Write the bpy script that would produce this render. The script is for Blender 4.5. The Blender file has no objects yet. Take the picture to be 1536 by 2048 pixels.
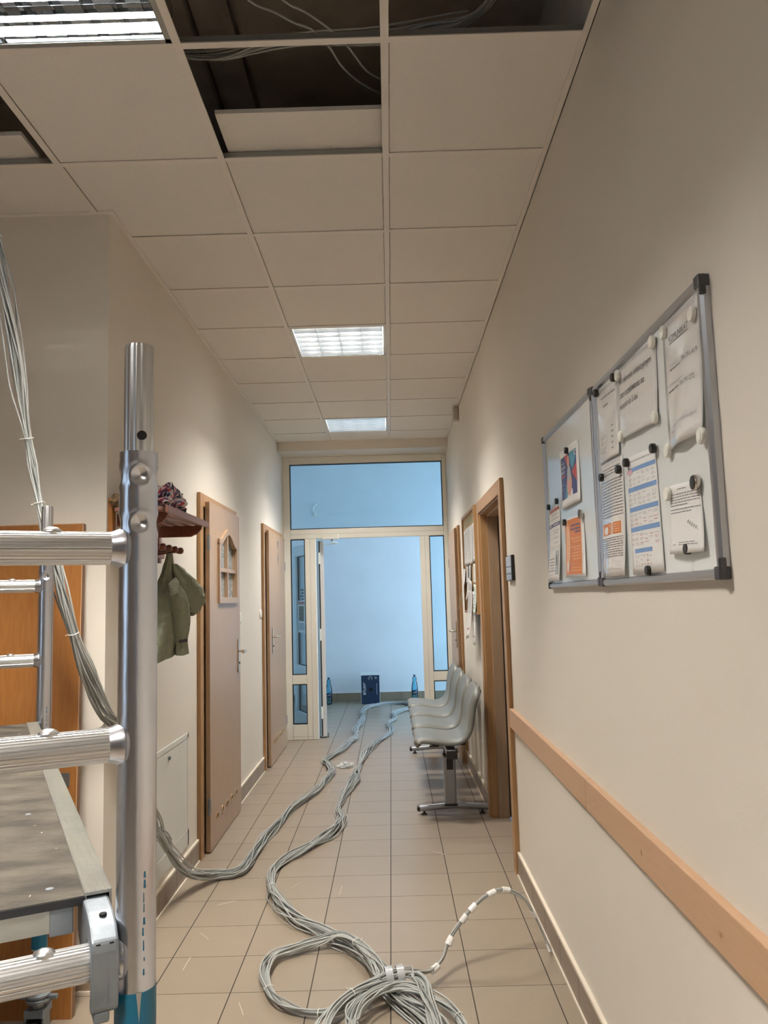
import bpy, math, random
from mathutils import Vector, Matrix, noise
random.seed(7)
sc = bpy.context.scene
COL = sc.collection
PI = math.pi
# ------------------------------------------------------------------ layout (metres)
XR, XL = 0.62, -1.115            # corridor side walls
HC, H = 1.417, 3.026             # eye height, suspended ceiling
YC, YS, YV = 3.10, 8.29, 11.30   # hall wall, glazed screen, lobby end wall
GX, GY, GP = 0.027, 2.1285, 0.60 # ceiling grid origin and pitch
SLAB = 3.55

# ------------------------------------------------------------------ materials
def mat(name, col, rough=.5, metal=0., var=None, bump=None, spec=.5, coat=0., stretch=(1,1,1), emit=None):
    m = bpy.data.materials.new(name); m.use_nodes = True
    nt = m.node_tree; b = nt.nodes['Principled BSDF']
    b.inputs['Base Color'].default_value = (*col, 1)
    b.inputs['Roughness'].default_value = rough
    b.inputs['Metallic'].default_value = metal
    b.inputs['Specular IOR Level'].default_value = spec
    b.inputs['Coat Weight'].default_value = coat
    if emit:
        b.inputs['Emission Color'].default_value = (*emit[0], 1); b.inputs['Emission Strength'].default_value = emit[1]
    if var or bump:
        tc = nt.nodes.new('ShaderNodeTexCoord'); mp = nt.nodes.new('ShaderNodeMapping')
        mp.inputs['Scale'].default_value = stretch
        nt.links.new(tc.outputs['Object'], mp.inputs['Vector'])
    if var:
        sca, amt, col2 = var
        n = nt.nodes.new('ShaderNodeTexNoise'); n.inputs['Scale'].default_value = sca; n.inputs['Detail'].default_value = 5
        nt.links.new(mp.outputs['Vector'], n.inputs['Vector'])
        r = nt.nodes.new('ShaderNodeMapRange'); r.inputs['From Min'].default_value = .35; r.inputs['From Max'].default_value = .68
        r.inputs['To Max'].default_value = amt
        nt.links.new(n.outputs['Fac'], r.inputs['Value'])
        x = nt.nodes.new('ShaderNodeMix'); x.data_type = 'RGBA'
        x.inputs['A'].default_value = (*col, 1); x.inputs['B'].default_value = (*col2, 1)
        nt.links.new(r.outputs['Result'], x.inputs['Factor']); nt.links.new(x.outputs['Result'], b.inputs['Base Color'])
    if bump:
        sca, st = bump
        n2 = nt.nodes.new('ShaderNodeTexNoise'); n2.inputs['Scale'].default_value = sca; n2.inputs['Detail'].default_value = 3
        nt.links.new(mp.outputs['Vector'], n2.inputs['Vector'])
        bp = nt.nodes.new('ShaderNodeBump'); bp.inputs['Strength'].default_value = st; bp.inputs['Distance'].default_value = .004
        nt.links.new(n2.outputs['Fac'], bp.inputs['Height']); nt.links.new(bp.outputs['Normal'], b.inputs['Normal'])
    return m

def glass(name, col, refl=1.0, tint=1.0):
    m = bpy.data.materials.new(name); m.use_nodes = True
    nt = m.node_tree; nt.nodes.clear()
    o = nt.nodes.new('ShaderNodeOutputMaterial'); t = nt.nodes.new('ShaderNodeBsdfTransparent'); g = nt.nodes.new('ShaderNodeBsdfGlossy')
    t.inputs['Color'].default_value = (*col, 1); g.inputs['Roughness'].default_value = .02
    f = nt.nodes.new('ShaderNodeFresnel'); f.inputs['IOR'].default_value = 1.45
    mm = nt.nodes.new('ShaderNodeMath'); mm.operation = 'MULTIPLY'; mm.inputs[1].default_value = refl
    mx = nt.nodes.new('ShaderNodeMixShader')
    nt.links.new(f.outputs[0], mm.inputs[0]); nt.links.new(mm.outputs[0], mx.inputs[0])
    nt.links.new(t.outputs[0], mx.inputs[1]); nt.links.new(g.outputs[0], mx.inputs[2]); nt.links.new(mx.outputs[0], o.inputs['Surface'])
    return m

def tile_mat(name, tx, ty, ox, oy, ax, ay, col, col2, grout, gw, rough):
    """rectangular tiles: ax, ay name the object axes that run across the joints"""
    m = bpy.data.materials.new(name); m.use_nodes = True
    nt = m.node_tree; b = nt.nodes['Principled BSDF']; L = nt.links.new
    tc = nt.nodes.new('ShaderNodeTexCoord'); sp = nt.nodes.new('ShaderNodeSeparateXYZ'); L(tc.outputs['Object'], sp.inputs[0])
    def math_(op, a, v):
        n = nt.nodes.new('ShaderNodeMath'); n.operation = op
        L(a, n.inputs[0])
        if isinstance(v, (int, float)): n.inputs[1].default_value = v
        elif v is not None: L(v, n.inputs[1])
        return n.outputs[0]
    masks, ids = [], []
    for axn, t, o, w in ((ax, tx, ox, gw[0]), (ay, ty, oy, gw[1])):
        if axn is None: continue
        q = math_('DIVIDE', math_('SUBTRACT', sp.outputs[axn], o), t)
        fr = math_('SUBTRACT', q, math_('FLOOR', q, None))
        d = math_('ABSOLUTE', math_('SUBTRACT', fr, .5), None)
        masks.append(math_('GREATER_THAN', d, .5 - w / t / 2)); ids.append(math_('FLOOR', q, None))
    mk = masks[0] if len(masks) == 1 else math_('MAXIMUM', masks[0], masks[1])
    cb = nt.nodes.new('ShaderNodeCombineXYZ'); L(ids[0], cb.inputs[0])
    if len(ids) > 1: L(ids[1], cb.inputs[1])
    wn = nt.nodes.new('ShaderNodeTexWhiteNoise'); L(cb.outputs[0], wn.inputs['Vector'])
    n = nt.nodes.new('ShaderNodeTexNoise'); n.inputs['Scale'].default_value = 9; n.inputs['Detail'].default_value = 6; L(tc.outputs['Object'], n.inputs['Vector'])
    f = math_('ADD', math_('MULTIPLY', wn.outputs['Value'], .45), math_('MULTIPLY', n.outputs['Fac'], .7))
    x = nt.nodes.new('ShaderNodeMix'); x.data_type = 'RGBA'; x.inputs['A'].default_value = (*col, 1); x.inputs['B'].default_value = (*col2, 1)
    L(f, x.inputs['Factor'])
    y = nt.nodes.new('ShaderNodeMix'); y.data_type = 'RGBA'; y.inputs['B'].default_value = (*grout, 1)
    L(x.outputs['Result'], y.inputs['A']); L(mk, y.inputs['Factor']); L(y.outputs['Result'], b.inputs['Base Color'])
    rr = nt.nodes.new('ShaderNodeMapRange'); rr.inputs['To Min'].default_value = rough; rr.inputs['To Max'].default_value = .9
    L(mk, rr.inputs['Value']); L(rr.outputs['Result'], b.inputs['Roughness'])
    bp = nt.nodes.new('ShaderNodeBump'); bp.invert = True; bp.inputs['Strength'].default_value = .6; bp.inputs['Distance'].default_value = .002
    L(mk, bp.inputs['Height']); L(bp.outputs['Normal'], b.inputs['Normal'])
    return m

WALL = mat('cream_paint', (.74,.685,.60), .55, var=(1.6,.35,(.70,.645,.56)), bump=(260,.10), spec=.35)
WALLB = mat('bounce_cut_brown', (.36,.30,.235), .6, var=(1.6,.35,(.33,.27,.21)))  # unseen surfaces, colour darkened to cut the bounce light in the hall
WALLV = mat('white_lobby_paint', (.74,.75,.76), .6, var=(2.2,.5,(.66,.67,.67)), bump=(60,.12))
CTILE = mat('mineral_tile', (.82,.785,.73), .9, var=(240,.5,(.715,.68,.63)), bump=(320,.35), spec=.2)
CEDGE = mat('tile_cut_edge', (.36,.29,.24), .95)
TEE = mat('tee_white', (.80,.75,.68), .45)
TEEW = mat('tee_metal', (.38,.39,.37), .4, .6)
CONC = mat('slab_concrete', (.58,.52,.45), .95, var=(5,.8,(.40,.35,.30)), bump=(30,.6))
BEECH = mat('beech', (.42,.285,.18), .36, var=(6,.75,(.35,.225,.13)), stretch=(14,14,.9), bump=(12,.05))
BEECHD = mat('beech_frame', (.41,.235,.105), .42, var=(6,.7,(.34,.18,.07)), stretch=(14,14,.9))
BEECHR = mat('beech_rail', (.55,.345,.21), .42, var=(7,.5,(.49,.295,.17)), stretch=(14,1.2,14))
ORANGE = mat('orange_beech', (.31,.125,.028), .4, var=(7,.8,(.25,.092,.018)), stretch=(16,16,.7))
MAHOG = mat('red_stained_wood', (.19,.055,.022), .35, var=(6,.7,(.11,.03,.012)), stretch=(10,1.2,10))
MAHOGL = mat('red_slat_wood', (.30,.14,.10), .4, var=(6,.7,(.22,.09,.06)), stretch=(14,1.2,14))
WHITE = mat('white_pvc', (.84,.82,.74), .35)
WPLAST = mat('white_plastic', (.82,.80,.72), .35)
LOBBYDOOR = mat('white_door_pvc', (.72,.72,.70), .35)
GASKET = mat('black_gasket', (.012,.012,.015), .5)
BLACK = mat('black_plastic', (.012,.012,.012), .35)
DARK = mat('dark_hole', (.006,.005,.005), .9)
ALU = mat('scaffold_aluminium', (.66,.675,.72), .27, 1., var=(9,.6,(.54,.55,.59)), stretch=(1,1,.25), bump=(90,.10))
ALUR = mat('ribbed_aluminium', (.72,.72,.72), .34, 1.)
ALUD = mat('worn_aluminium', (.48,.47,.42), .5, .85, var=(16,.9,(.42,.42,.40)), bump=(60,.3))
GALV = mat('galvanised_steel', (.30,.33,.36), .55, .8, var=(22,.9,(.21,.235,.26)), bump=(50,.25))
TEAL = mat('teal_paint', (.003,.115,.20), .35, var=(14,.4,(.002,.09,.155)))
DECK = mat('dirty_plywood', (.036,.029,.021), .85, var=(9,1.,(.105,.088,.065)), bump=(40,.6), stretch=(1,2.2,1))
SILVER = mat('silver_powder_coat', (.36,.38,.42), .4, .45)
FRAMEAL = mat('board_aluminium', (.50,.51,.54), .34, .9)
CHROME = mat('satin_steel', (.62,.58,.52), .25, 1.)
BRASS = mat('brass_ring', (.72,.48,.27), .3, .9)
SEAT = mat('grey_seat_plastic', (.185,.185,.165), .42, bump=(500,.06))
CABLE = mat('grey_cable', (.43,.44,.42), .45, spec=.45)
CABLED = mat('grey_cable_dark', (.28,.29,.28), .45)
TIE = mat('white_nylon', (.82,.80,.74), .4)
TAPE = mat('white_tape', (.86,.85,.82), .35)
BOARD = mat('whiteboard_enamel', (.76,.79,.78), .10, coat=.3)
PAPER = mat('paper', (.80,.785,.76), .6)
SLEEVE = mat('paper_in_plastic_sleeve', (.76,.745,.72), .14, bump=(14,.35), coat=.6)
PAPERG = mat('pale_green_paper', (.66,.74,.66), .6)
INK = mat('ink_grey', (.20,.19,.19), .6)
INKB = mat('ink_black', (.05,.05,.05), .5)
INKL = mat('ink_pale', (.50,.49,.50), .6)
BLUEP = mat('print_blue', (.19,.33,.58), .5, var=(60,.5,(.14,.25,.48)))
NAVY = mat('print_navy', (.035,.05,.17), .4)
TEALP = mat('print_teal', (.07,.29,.40), .4)
REDP = mat('print_red', (.50,.055,.05), .4)
PINKP = mat('print_skin', (.70,.36,.26), .4)
GREYP = mat('print_greyblue', (.42,.46,.48), .4)
ORNP = mat('print_orange', (.66,.20,.045), .4)
PURP = mat('print_purple', (.10,.08,.20), .4)
PEACH = mat('print_peach', (.78,.44,.25), .5)
REDT = mat('print_dullred', (.48,.17,.14), .5)
GREENT = mat('print_green', (.20,.28,.17), .5)
CORK = mat('cork', (.50,.36,.19), .85, var=(60,.7,(.40,.27,.13)))
KHAKI = mat('khaki_cloth', (.25,.26,.18), .85, var=(11,.55,(.19,.20,.135)), bump=(180,.25))
BOTTLE = glass('blue_bottle_plastic', (.42,.78,.92), 1.6)
WATER = mat('bottle_label', (.008,.02,.05), .3)
CAPB = mat('navy_cap', (.008,.01,.05), .4)
CARTON = mat('navy_cardboard', (.007,.022,.055), .55, var=(4,.5,(.010,.03,.07)))
CARTONW = mat('pale_cardboard', (.62,.64,.62), .7)
PANE = glass('clear_pane', (.86,.93,.95), .8)
HATCH = mat('white_enamel_sheet', (.70,.69,.63), .35, var=(4,.5,(.62,.62,.57)))
MIRROR = mat('louvre_aluminium', (.62,.65,.68), .025, 1.)
MIRRORS = mat('satin_louvre_aluminium', (.88,.90,.91), .17, 1.)
HOUSE = mat('lamp_housing', (.84,.84,.82), .5)
LAMPTUBE = mat('lit_fluorescent_tube', (.9,.9,.9), .4, emit=((1.0,.945,.87), 440))
LAMPTUBEC = mat('lit_corridor_tube', (.9,.9,.9), .4, emit=((1.0,.97,.92), 255))
FLOORM = tile_mat('floor_tiles', .2936, .30, -.0410, 3.0606, 'X', 'Y', (.325,.262,.196), (.28,.222,.164), (.05,.04,.032), (.0045,.0032), .36)
SKIRTY = tile_mat('skirting_tiles_along', .30, .3, 3.19, 0, 'Y', None, (.30,.235,.175), (.25,.195,.145), (.06,.045,.035), (.004,.004), .4)
SKIRTX = tile_mat('skirting_tiles_across', .30, .3, -.19, 0, 'X', None, (.30,.225,.15), (.25,.185,.12), (.06,.045,.035), (.004,.004), .4)
LEDGE = mat('pale_grout', (.72,.64,.53), .7)

def frost_mat():
    m = mat('patterned_glass', (.33,.37,.38), .25, spec=.6)
    nt = m.node_tree; b = nt.nodes['Principled BSDF']; L = nt.links.new
    tc = nt.nodes.new('ShaderNodeTexCoord'); w = nt.nodes.new('ShaderNodeTexNoise'); w.inputs['Scale'].default_value = 34; w.inputs['Distortion'].default_value = 2.4
    r = nt.nodes.new('ShaderNodeValToRGB'); r.color_ramp.elements[0].position = .44; r.color_ramp.elements[1].position = .56
    r.color_ramp.elements[0].color = (.20,.24,.26,1); r.color_ramp.elements[1].color = (.50,.54,.54,1)
    L(tc.outputs['Object'], w.inputs['Vector']); L(w.outputs['Fac'], r.inputs[0]); L(r.outputs[0], b.inputs['Base Color'])
    return m
FROST = frost_mat()
def scarf_mat():
    m = mat('printed_scarf', (.5,.5,.5), .8); nt = m.node_tree; b = nt.nodes['Principled BSDF']; L = nt.links.new
    tc = nt.nodes.new('ShaderNodeTexCoord'); w = nt.nodes.new('ShaderNodeTexNoise'); w.inputs['Scale'].default_value = 15; w.inputs['Distortion'].default_value = 1.5
    r = nt.nodes.new('ShaderNodeValToRGB'); r.color_ramp.interpolation = 'CONSTANT'
    e = r.color_ramp.elements; e[0].color = (.012,.012,.04,1); e[1].position = .46; e[1].color = (.62,.58,.54,1)
    a = e.new(.55); a.color = (.40,.035,.05,1); a = e.new(.60); a.color = (.05,.06,.16,1)
    L(tc.outputs['Object'], w.inputs['Vector']); L(w.outputs['Fac'], r.inputs[0]); L(r.outputs[0], b.inputs['Base Color'])
    return m
SCARF = scarf_mat()
_b = [n for n in KHAKI.node_tree.nodes if n.type == 'BUMP'][0]; _b.inputs['Distance'].default_value = .018; _b.inputs['Strength'].default_value = .75
for _n in KHAKI.node_tree.nodes:
    if _n.type == 'TEX_NOISE' and _n.inputs['Scale'].default_value > 100: _n.inputs['Scale'].default_value = 24; _n.inputs['Detail'].default_value = 4; _n.inputs['Distortion'].default_value = 1.4
BLACKC = mat('black_cloth', (.008,.008,.009), .9)
BROWNC = mat('brown_knit', (.30,.19,.09), .9, var=(40,1,(.06,.035,.02)))
FILM = mat('crumpled_film', (.85,.85,.83), .15, coat=.6); FILM.node_tree.nodes['Principled BSDF'].inputs['Alpha'].default_value = .55

# ------------------------------------------------------------------ mesh building
ORG = {}
def tag(o, label=None, cat=None, group=None, kind=None):
    if label: o['label'] = label
    if cat: o['category'] = cat
    if group: o['group'] = group
    if kind: o['kind'] = kind
    return o
def thing(name, label, cat, loc, group=None):
    o = bpy.data.objects.new(name, None); o.empty_display_size = .05; COL.objects.link(o); o.location = loc
    ORG[o.name] = Vector(loc)
    return tag(o, label, cat, group)
def struct_root(name, loc=(0,0,0)):
    o = bpy.data.objects.new(name, None); COL.objects.link(o); o.location = loc; ORG[o.name] = Vector(loc)
    return tag(o, kind='structure')

class MB:
    def __init__(s): s.v = []; s.f = []; s.mi = []; s.cur = 0
    def add(s, vs, fs):
        n = len(s.v); s.v += [tuple(p) for p in vs]; s.f += [tuple(i + n for i in f) for f in fs]; s.mi += [s.cur] * len(fs); return s
    def box(s, x0, x1, y0, y1, z0, z1):
        if x0 > x1: x0, x1 = x1, x0
        if y0 > y1: y0, y1 = y1, y0
        if z0 > z1: z0, z1 = z1, z0
        return s.add([(x0,y0,z0),(x1,y0,z0),(x1,y1,z0),(x0,y1,z0),(x0,y0,z1),(x1,y0,z1),(x1,y1,z1),(x0,y1,z1)],
                     [(0,3,2,1),(4,5,6,7),(0,1,5,4),(1,2,6,5),(2,3,7,6),(3,0,4,7)])
    def obox(s, o, a, b, c):
        """box from corner o with edge vectors a, b, c (right-handed)"""
        o, a, b, c = map(Vector, (o, a, b, c))
        if a.cross(b).dot(c) < 0: a, b = b, a
        return s.add([o, o+a, o+a+b, o+b, o+c, o+a+c, o+a+b+c, o+b+c], [(0,3,2,1),(4,5,6,7),(0,1,5,4),(1,2,6,5),(2,3,7,6),(3,0,4,7)])
    def prism(s, pts, vec):
        n = len(pts); vec = Vector(vec); p = [Vector(q) for q in pts]
        nrm = Vector((0,0,0))
        for i in range(n): nrm += p[i].cross(p[(i+1) % n])
        if nrm.dot(vec) > 0: p.reverse()
        return s.add(p + [q + vec for q in p], [tuple(range(n)), tuple(range(2*n-1, n-1, -1))] + [(i, i+n, (i+1) % n + n, (i+1) % n) for i in range(n)])
    def tube(s, pts, r, seg=10, closed=False, cap=True, prof=None, radii=None):
        pts = [Vector(p) for p in pts]; n = len(pts); rings = []; base = len(s.v)
        up = None; vs = []
        for i in range(n):
            if closed: t = pts[(i+1) % n] - pts[i-1]
            else: t = pts[min(i+1, n-1)] - pts[max(i-1, 0)]
            t.normalize()
            if up is None:
                up = Vector((0,0,1)) if abs(t.z) < .9 else Vector((0,-1,0))
            up = (up - t * up.dot(t)).normalized(); sd = t.cross(up)
            rr = radii[i] if radii else r
            for k in range(seg):
                a = 2*PI*k/seg; q = rr * (prof(a, i) if prof else 1)
                vs.append(pts[i] + (sd*math.cos(a) + up*math.sin(a))*q)
        fs = []
        for i in range(n if closed else n-1):
            j = (i+1) % n
            for k in range(seg):
                l = (k+1) % seg
                fs.append((i*seg+k, i*seg+l, j*seg+l, j*seg+k))
        if cap and not closed:
            fs.append(tuple(range(seg-1, -1, -1))); fs.append(tuple((n-1)*seg + k for k in range(seg)))
        return s.add(vs, fs)
    def lathe(s, c, prof, seg=24, axis=(0,0,1)):
        """prof: (radius, height) pairs from one end to the other"""
        ax = Vector(axis).normalized(); h = Vector((1,0,0)) if abs(ax.x) < .9 else Vector((0,1,0))
        a = (h - ax*h.dot(ax)).normalized(); b = ax.cross(a); c = Vector(c); vs = []; fs = []
        for r, z in prof:
            for k in range(seg):
                t = 2*PI*k/seg; vs.append(c + ax*z + (a*math.cos(t) + b*math.sin(t))*r)
        n = len(prof)
        for i in range(n-1):
            for k in range(seg):
                l = (k+1) % seg; fs.append((i*seg+k, i*seg+l, (i+1)*seg+l, (i+1)*seg+k))
        fs.append(tuple(range(seg-1, -1, -1))); fs.append(tuple((n-1)*seg+k for k in range(seg)))
        return s.add(vs, fs)
    def grid(s, fn, nu, nv):
        vs = [fn(i/nu, j/nv) for j in range(nv+1) for i in range(nu+1)]; w = nu+1
        return s.add(vs, [(j*w+i, j*w+i+1, (j+1)*w+i+1, (j+1)*w+i) for j in range(nv) for i in range(nu)])
    def build(s, name, m, parent=None, smooth=False, bev=0, solid=0, bseg=2, sub=0, base=True, ang=40):
        me = bpy.data.meshes.new(name)
        if parent is not None: org = ORG[parent.name]
        elif base and s.v:
            xs = [p[0] for p in s.v]; ys = [p[1] for p in s.v]; zs = [p[2] for p in s.v]
            org = Vector(((min(xs)+max(xs))/2, (min(ys)+max(ys))/2, min(zs)))
        else: org = Vector((0,0,0))
        me.from_pydata([(p[0]-org.x, p[1]-org.y, p[2]-org.z) for p in s.v], [], s.f)
        for q in (m if isinstance(m, (list, tuple)) else [m]): me.materials.append(q)
        if isinstance(m, (list, tuple)): me.polygons.foreach_set('material_index', s.mi)
        if smooth:
            me.polygons.foreach_set('use_smooth', [True]*len(me.polygons))
            me.set_sharp_from_angle(angle=math.radians(ang))
        me.update()
        o = bpy.data.objects.new(name, me); COL.objects.link(o)
        if parent is not None: o.parent = parent
        else: o.location = org
        ORG[o.name] = org
        if sub:
            q = o.modifiers.new('sub', 'SUBSURF'); q.levels = q.render_levels = sub
        if solid:
            q = o.modifiers.new('solid', 'SOLIDIFY'); q.thickness = solid; q.offset = 0
        if bev:
            q = o.modifiers.new('bev', 'BEVEL'); q.width = bev; q.segments = bseg; q.limit_method = 'ANGLE'; q.angle_limit = math.radians(40)
        return o
def bx(name, m, parent, *b, **k): return MB().box(*b).build(name, m, parent, **k)
def structure(o): return tag(o, kind='structure')
def copy_tree(o, d, label=None):
    def rec(q, par):
        c = q.copy(); COL.objects.link(c)
        if par is not None: c.parent = par
        ORG[c.name] = ORG[q.name] + Vector(d)
        for ch in [x for x in bpy.data.objects if x.parent == q]: rec(ch, c)
        return c
    r = rec(o, None); r.location = o.location + Vector(d)
    if label: r['label'] = label
    return r
def catmull(pts, step, closed=False):
    p = [Vector(q) for q in pts]; n = len(p); out = []
    for i in range(n if closed else n-1):
        g = (lambda k: p[k % n]) if closed else (lambda k: p[max(0, min(n-1, k))])
        a, b, c, d = g(i-1), g(i), g(i+1), g(i+2)
        m = max(1, int((c-b).length/step))
        for k in range(m):
            t = k/m
            out.append(.5*((2*b) + (c-a)*t + (2*a-5*b+4*c-d)*t*t + (3*b-a-3*c+d)*t**3))
    if not closed: out.append(p[-1])
    return out
_txt = {}
def text2d(body):
    if body in _txt: return _txt[body]
    cu = bpy.data.curves.new('lettering', 'FONT'); cu.body = body; cu.size = 1; cu.resolution_u = 3
    o = bpy.data.objects.new('lettering_tmp', cu); COL.objects.link(o)
    bpy.context.view_layer.update()
    dg = bpy.context.evaluated_depsgraph_get()
    me = bpy.data.meshes.new_from_object(o.evaluated_get(dg))
    vs = [(v.co.x, v.co.y) for v in me.vertices]; fs = [tuple(q.vertices) for q in me.polygons]
    bpy.data.objects.remove(o); bpy.data.curves.remove(cu); bpy.data.meshes.remove(me)
    x0 = min(v[0] for v in vs); x1 = max(v[0] for v in vs); y0 = min(v[1] for v in vs); y1 = max(v[1] for v in vs)
    _txt[body] = ([((a-x0)/(x1-x0), (b-y0)/(y1-y0)) for a, b in vs], fs)
    return _txt[body]
# ================================================================== SETTING
def S(mb, name, m, **k): return structure(mb.build(name, m, None, base=False, **k))
X0, Y0 = -3.6, -3.4     # hall extents behind and left of the camera
VX0, VX1 = -2.2, 2.3    # lobby extents
S(MB().box(X0-.1, XR+.1, Y0-.1, YV+.1, -.1, 0).box(XR+.1, VX1+.1, YS, YV+.1, -.1, 0), 'floor', FLOORM)
TW = SLAB+.05
D3a, D3b, D3h = 4.275, 5.30, 1.99   # open doorway in the right wall
S(MB().box(XR, XR+.2, Y0, D3a, 0, TW).box(XR, XR+.2, D3b, YS+.1, 0, TW).box(XR, XR+.2, D3a, D3b, D3h, TW), 'wall_right', WALL)
S(MB().box(XL-.12, XL, YC, YS+.1, 0, TW), 'wall_left', WALL)
S(MB().box(X0, XL-.12, YC, YC+.12, 0, TW), 'wall_hall', WALL)
S(MB().box(X0-.1, -.2, Y0-.1, Y0, 0, TW).box(.56, XR+.2, Y0-.1, Y0, 0, TW).box(-.2, .56, Y0-.1, Y0, 0, .95).box(-.2, .56, Y0-.1, Y0, 2.25, TW), 'wall_back', WALLB)
# hall side wall with a tall window (outside the frame)
S(MB().box(X0-.1, X0, Y0, -1.6, 0, TW).box(X0-.1, X0, -.2, YC+.12, 0, TW).box(X0-.1, X0, -1.6, -.2, 0, .9).box(X0-.1, X0, -1.6, -.2, 2.4, TW), 'wall_hall_side', WALLB)
# header above the screen and the lobby
S(MB().box(XL, XR, 7.93, YS+.1, 2.935, TW), 'wall_screen_header', WALL)
S(MB().box(VX0, VX1, YV, YV+.1, 0, 3.9).box(VX0-.1, VX0, YS+.1, YV, 0, 3.9).box(VX0, XL-.12, YS+.0, YS+.1, 0, 3.9).box(XR+.2, VX1, YS, YS+.1, 0, 3.9)
  .box(XL-.12, XR+.2, YS+.1, YS+.14, 2.945, 3.9)
  .box(VX1, VX1+.1, YS, 8.75, 0, 3.9).box(VX1, VX1+.1, 11.1, YV+.1, 0, 3.9).box(VX1, VX1+.1, 8.75, 11.1, 0, .15).box(VX1, VX1+.1, 8.75, 11.1, 2.7, 3.9), 'wall_lobby', WALLV)
S(MB().box(VX0-.1, VX1+.1, YS, YV+.1, 3.9, 4.0), 'ceiling_lobby', WALLV)
# concrete slab over the suspended ceiling: beams along the corridor, infill blocks between them
sl = MB()
sl.box(X0, -.68, Y0, YS, SLAB-.02, SLAB+.15).box(-.665, -.53, Y0, YS, SLAB+.01, SLAB+.15)
y = Y0
for k in range(12):
    sl.box(-.505, XR, y, min(y+.255+.75*(k % 2), YS), SLAB+(.0 if k % 2 else .012), SLAB+.15); y += .265+.75*(k % 2)
sl.box(X0-.1, XR+.2, Y0-.1, YS+.1, SLAB+.06, SLAB+.2)
S(sl, 'ceiling_slab', CONC)

# suspended ceiling: tiles, tees, perimeter angle
OPEN = {(-1,-1), (-1,0), (0,-1), (-3,0)}
LAMPS = {(-1,4): 'y', (-1,8): 'y', (-2,-1): 'x', (-2,-5): 'x'}
ct = MB(); tees = MB(); webs = MB()
cols = range(-7, 1); rows = range(-10, 10)
for c in cols:
    for r in rows:
        x0, x1 = GX+GP*c, GX+GP*(c+1); y0, y1 = GY+GP*r, GY+GP*(r+1)
        x1 = min(x1, XR); y1 = min(y1, 7.93)
        xl = X0 if y0 < YC-.05 else XL
        if x1 <= xl+.03 or y1-y0 < .03: continue
        x0 = max(x0, xl)
        if (c, r) in OPEN or (c, r) in LAMPS: continue
        if r == 1 and c <= -3:
            y1 = min(y1, YC)
        if r == 1 and c == -2:   # tile cut round the corner of the corridor
            ct.box(x0+.014, x1-.014, y0+.014, YC, H+.004, H+.018).box(XL, x1-.014, YC, y1-.014, H+.004, H+.018); continue
        ct.box(x0+.014, x1-.014, y0+.0145, y1-.0125, H+.004, H+.018)
S(ct, 'ceiling', CTILE)
tw = .012
for c in range(-6, 1):
    x = GX+GP*c
    ye = 7.93 if x > XL else YC
    tees.box(x-tw, x+tw, Y0, ye, H-.001, H+.003); webs.box(x-.002, x+.002, Y0, ye, H+.003, H+.030)
for r in range(-9, 10):
    y = GY+GP*r; xl = X0 if y < YC else XL
    if y > 7.9: continue
    tees.box(xl, XR, y-tw, y+tw, H-.0005, H+.003); webs.box(xl, XR, y-.0025, y+.0025, H+.003, H+.028)
S(tees, 'trim_ceiling_tee', TEE); S(webs, 'trim_ceiling_web', TEEW)
pa = MB()
pa.box(XR-.022, XR, Y0, 7.93, H-.002, H+.003).box(XR-.003, XR, Y0, 7.93, H-.002, H+.025)
pa.box(XL, XL+.022, YC, 7.93, H-.002, H+.003).box(X0, XL+.022, YC-.022, YC, H-.002, H+.003).box(XL, XR, 7.908, 7.93, H-.002, H+.003)
S(pa, 'trim_ceiling_angle', TEE)

# tiled skirting with a pale ledge of grout
def skirt(name, m, boxes, ledge):
    o = MB()
    for b in boxes: o.box(*b)
    q = S(o, name, m)
    p = MB()
    for b in ledge: p.box(*b)
    S(p, name.replace('baseboard', 'trim_ledge'), LEDGE)
SK, ST = .105, .012
ry = [(Y0, 4.20), (5.37, 6.90), (7.75, YS)]
skirt('baseboard_right', SKIRTY, [(XR-ST, XR, a, b, .006, SK) for a, b in ry], [(XR-ST-.001, XR, a, b, SK, SK+.012) for a, b in ry] + [(XR-ST-.006, XR, a, b, 0, .006) for a, b in ry])
ly = [(YC-ST, 4.555), (5.65, 6.84), (8.07, YS)]
skirt('baseboard_left', SKIRTY, [(XL, XL+ST, a, b, .006, SK) for a, b in ly], [(XL, XL+ST+.001, a, b, SK, SK+.012) for a, b in ly] + [(XL, XL+ST+.006, a, b, 0, .006) for a, b in ly])
skirt('baseboard_hall', SKIRTX, [(X0, XL+ST, YC-ST, YC, .006, SK)], [(X0, XL+ST, YC-ST-.001, YC, SK, SK+.012), (X0, XL+ST, YC-ST-.006, YC, 0, .006)])
skirt('baseboard_lobby', SKIRTX, [(VX0, VX1, YV-ST, YV, .004, .115)], [(VX0, VX1, YV-ST-.001, YV, .115, .12)])

# ---------------------------------------------------------------- glazed screen across the corridor
W1 = struct_root('window_1', (-.25, YS, 0))
fy0, fy1 = YS, YS+.07
fr = MB()
def F(x0, x1, z0, z1): fr.box(x0, x1, fy0, fy1, z0, z1)
F(XL, -1.04, 0, 2.935); F(.575, XR, 0, 2.935); F(-1.04, .575, 2.858, 2.935); F(-1.04, .575, 2.062, 2.165)
F(-.89, -.775, 0, 2.062); F(.32, .42, 0, 2.062)
for a, b in ((-1.04, -.89), (.42, .575)): F(a, b, 0, .158); F(a, b, .562, .658)
fr.build('window_frame', WHITE, W1, bev=.006)
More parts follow.
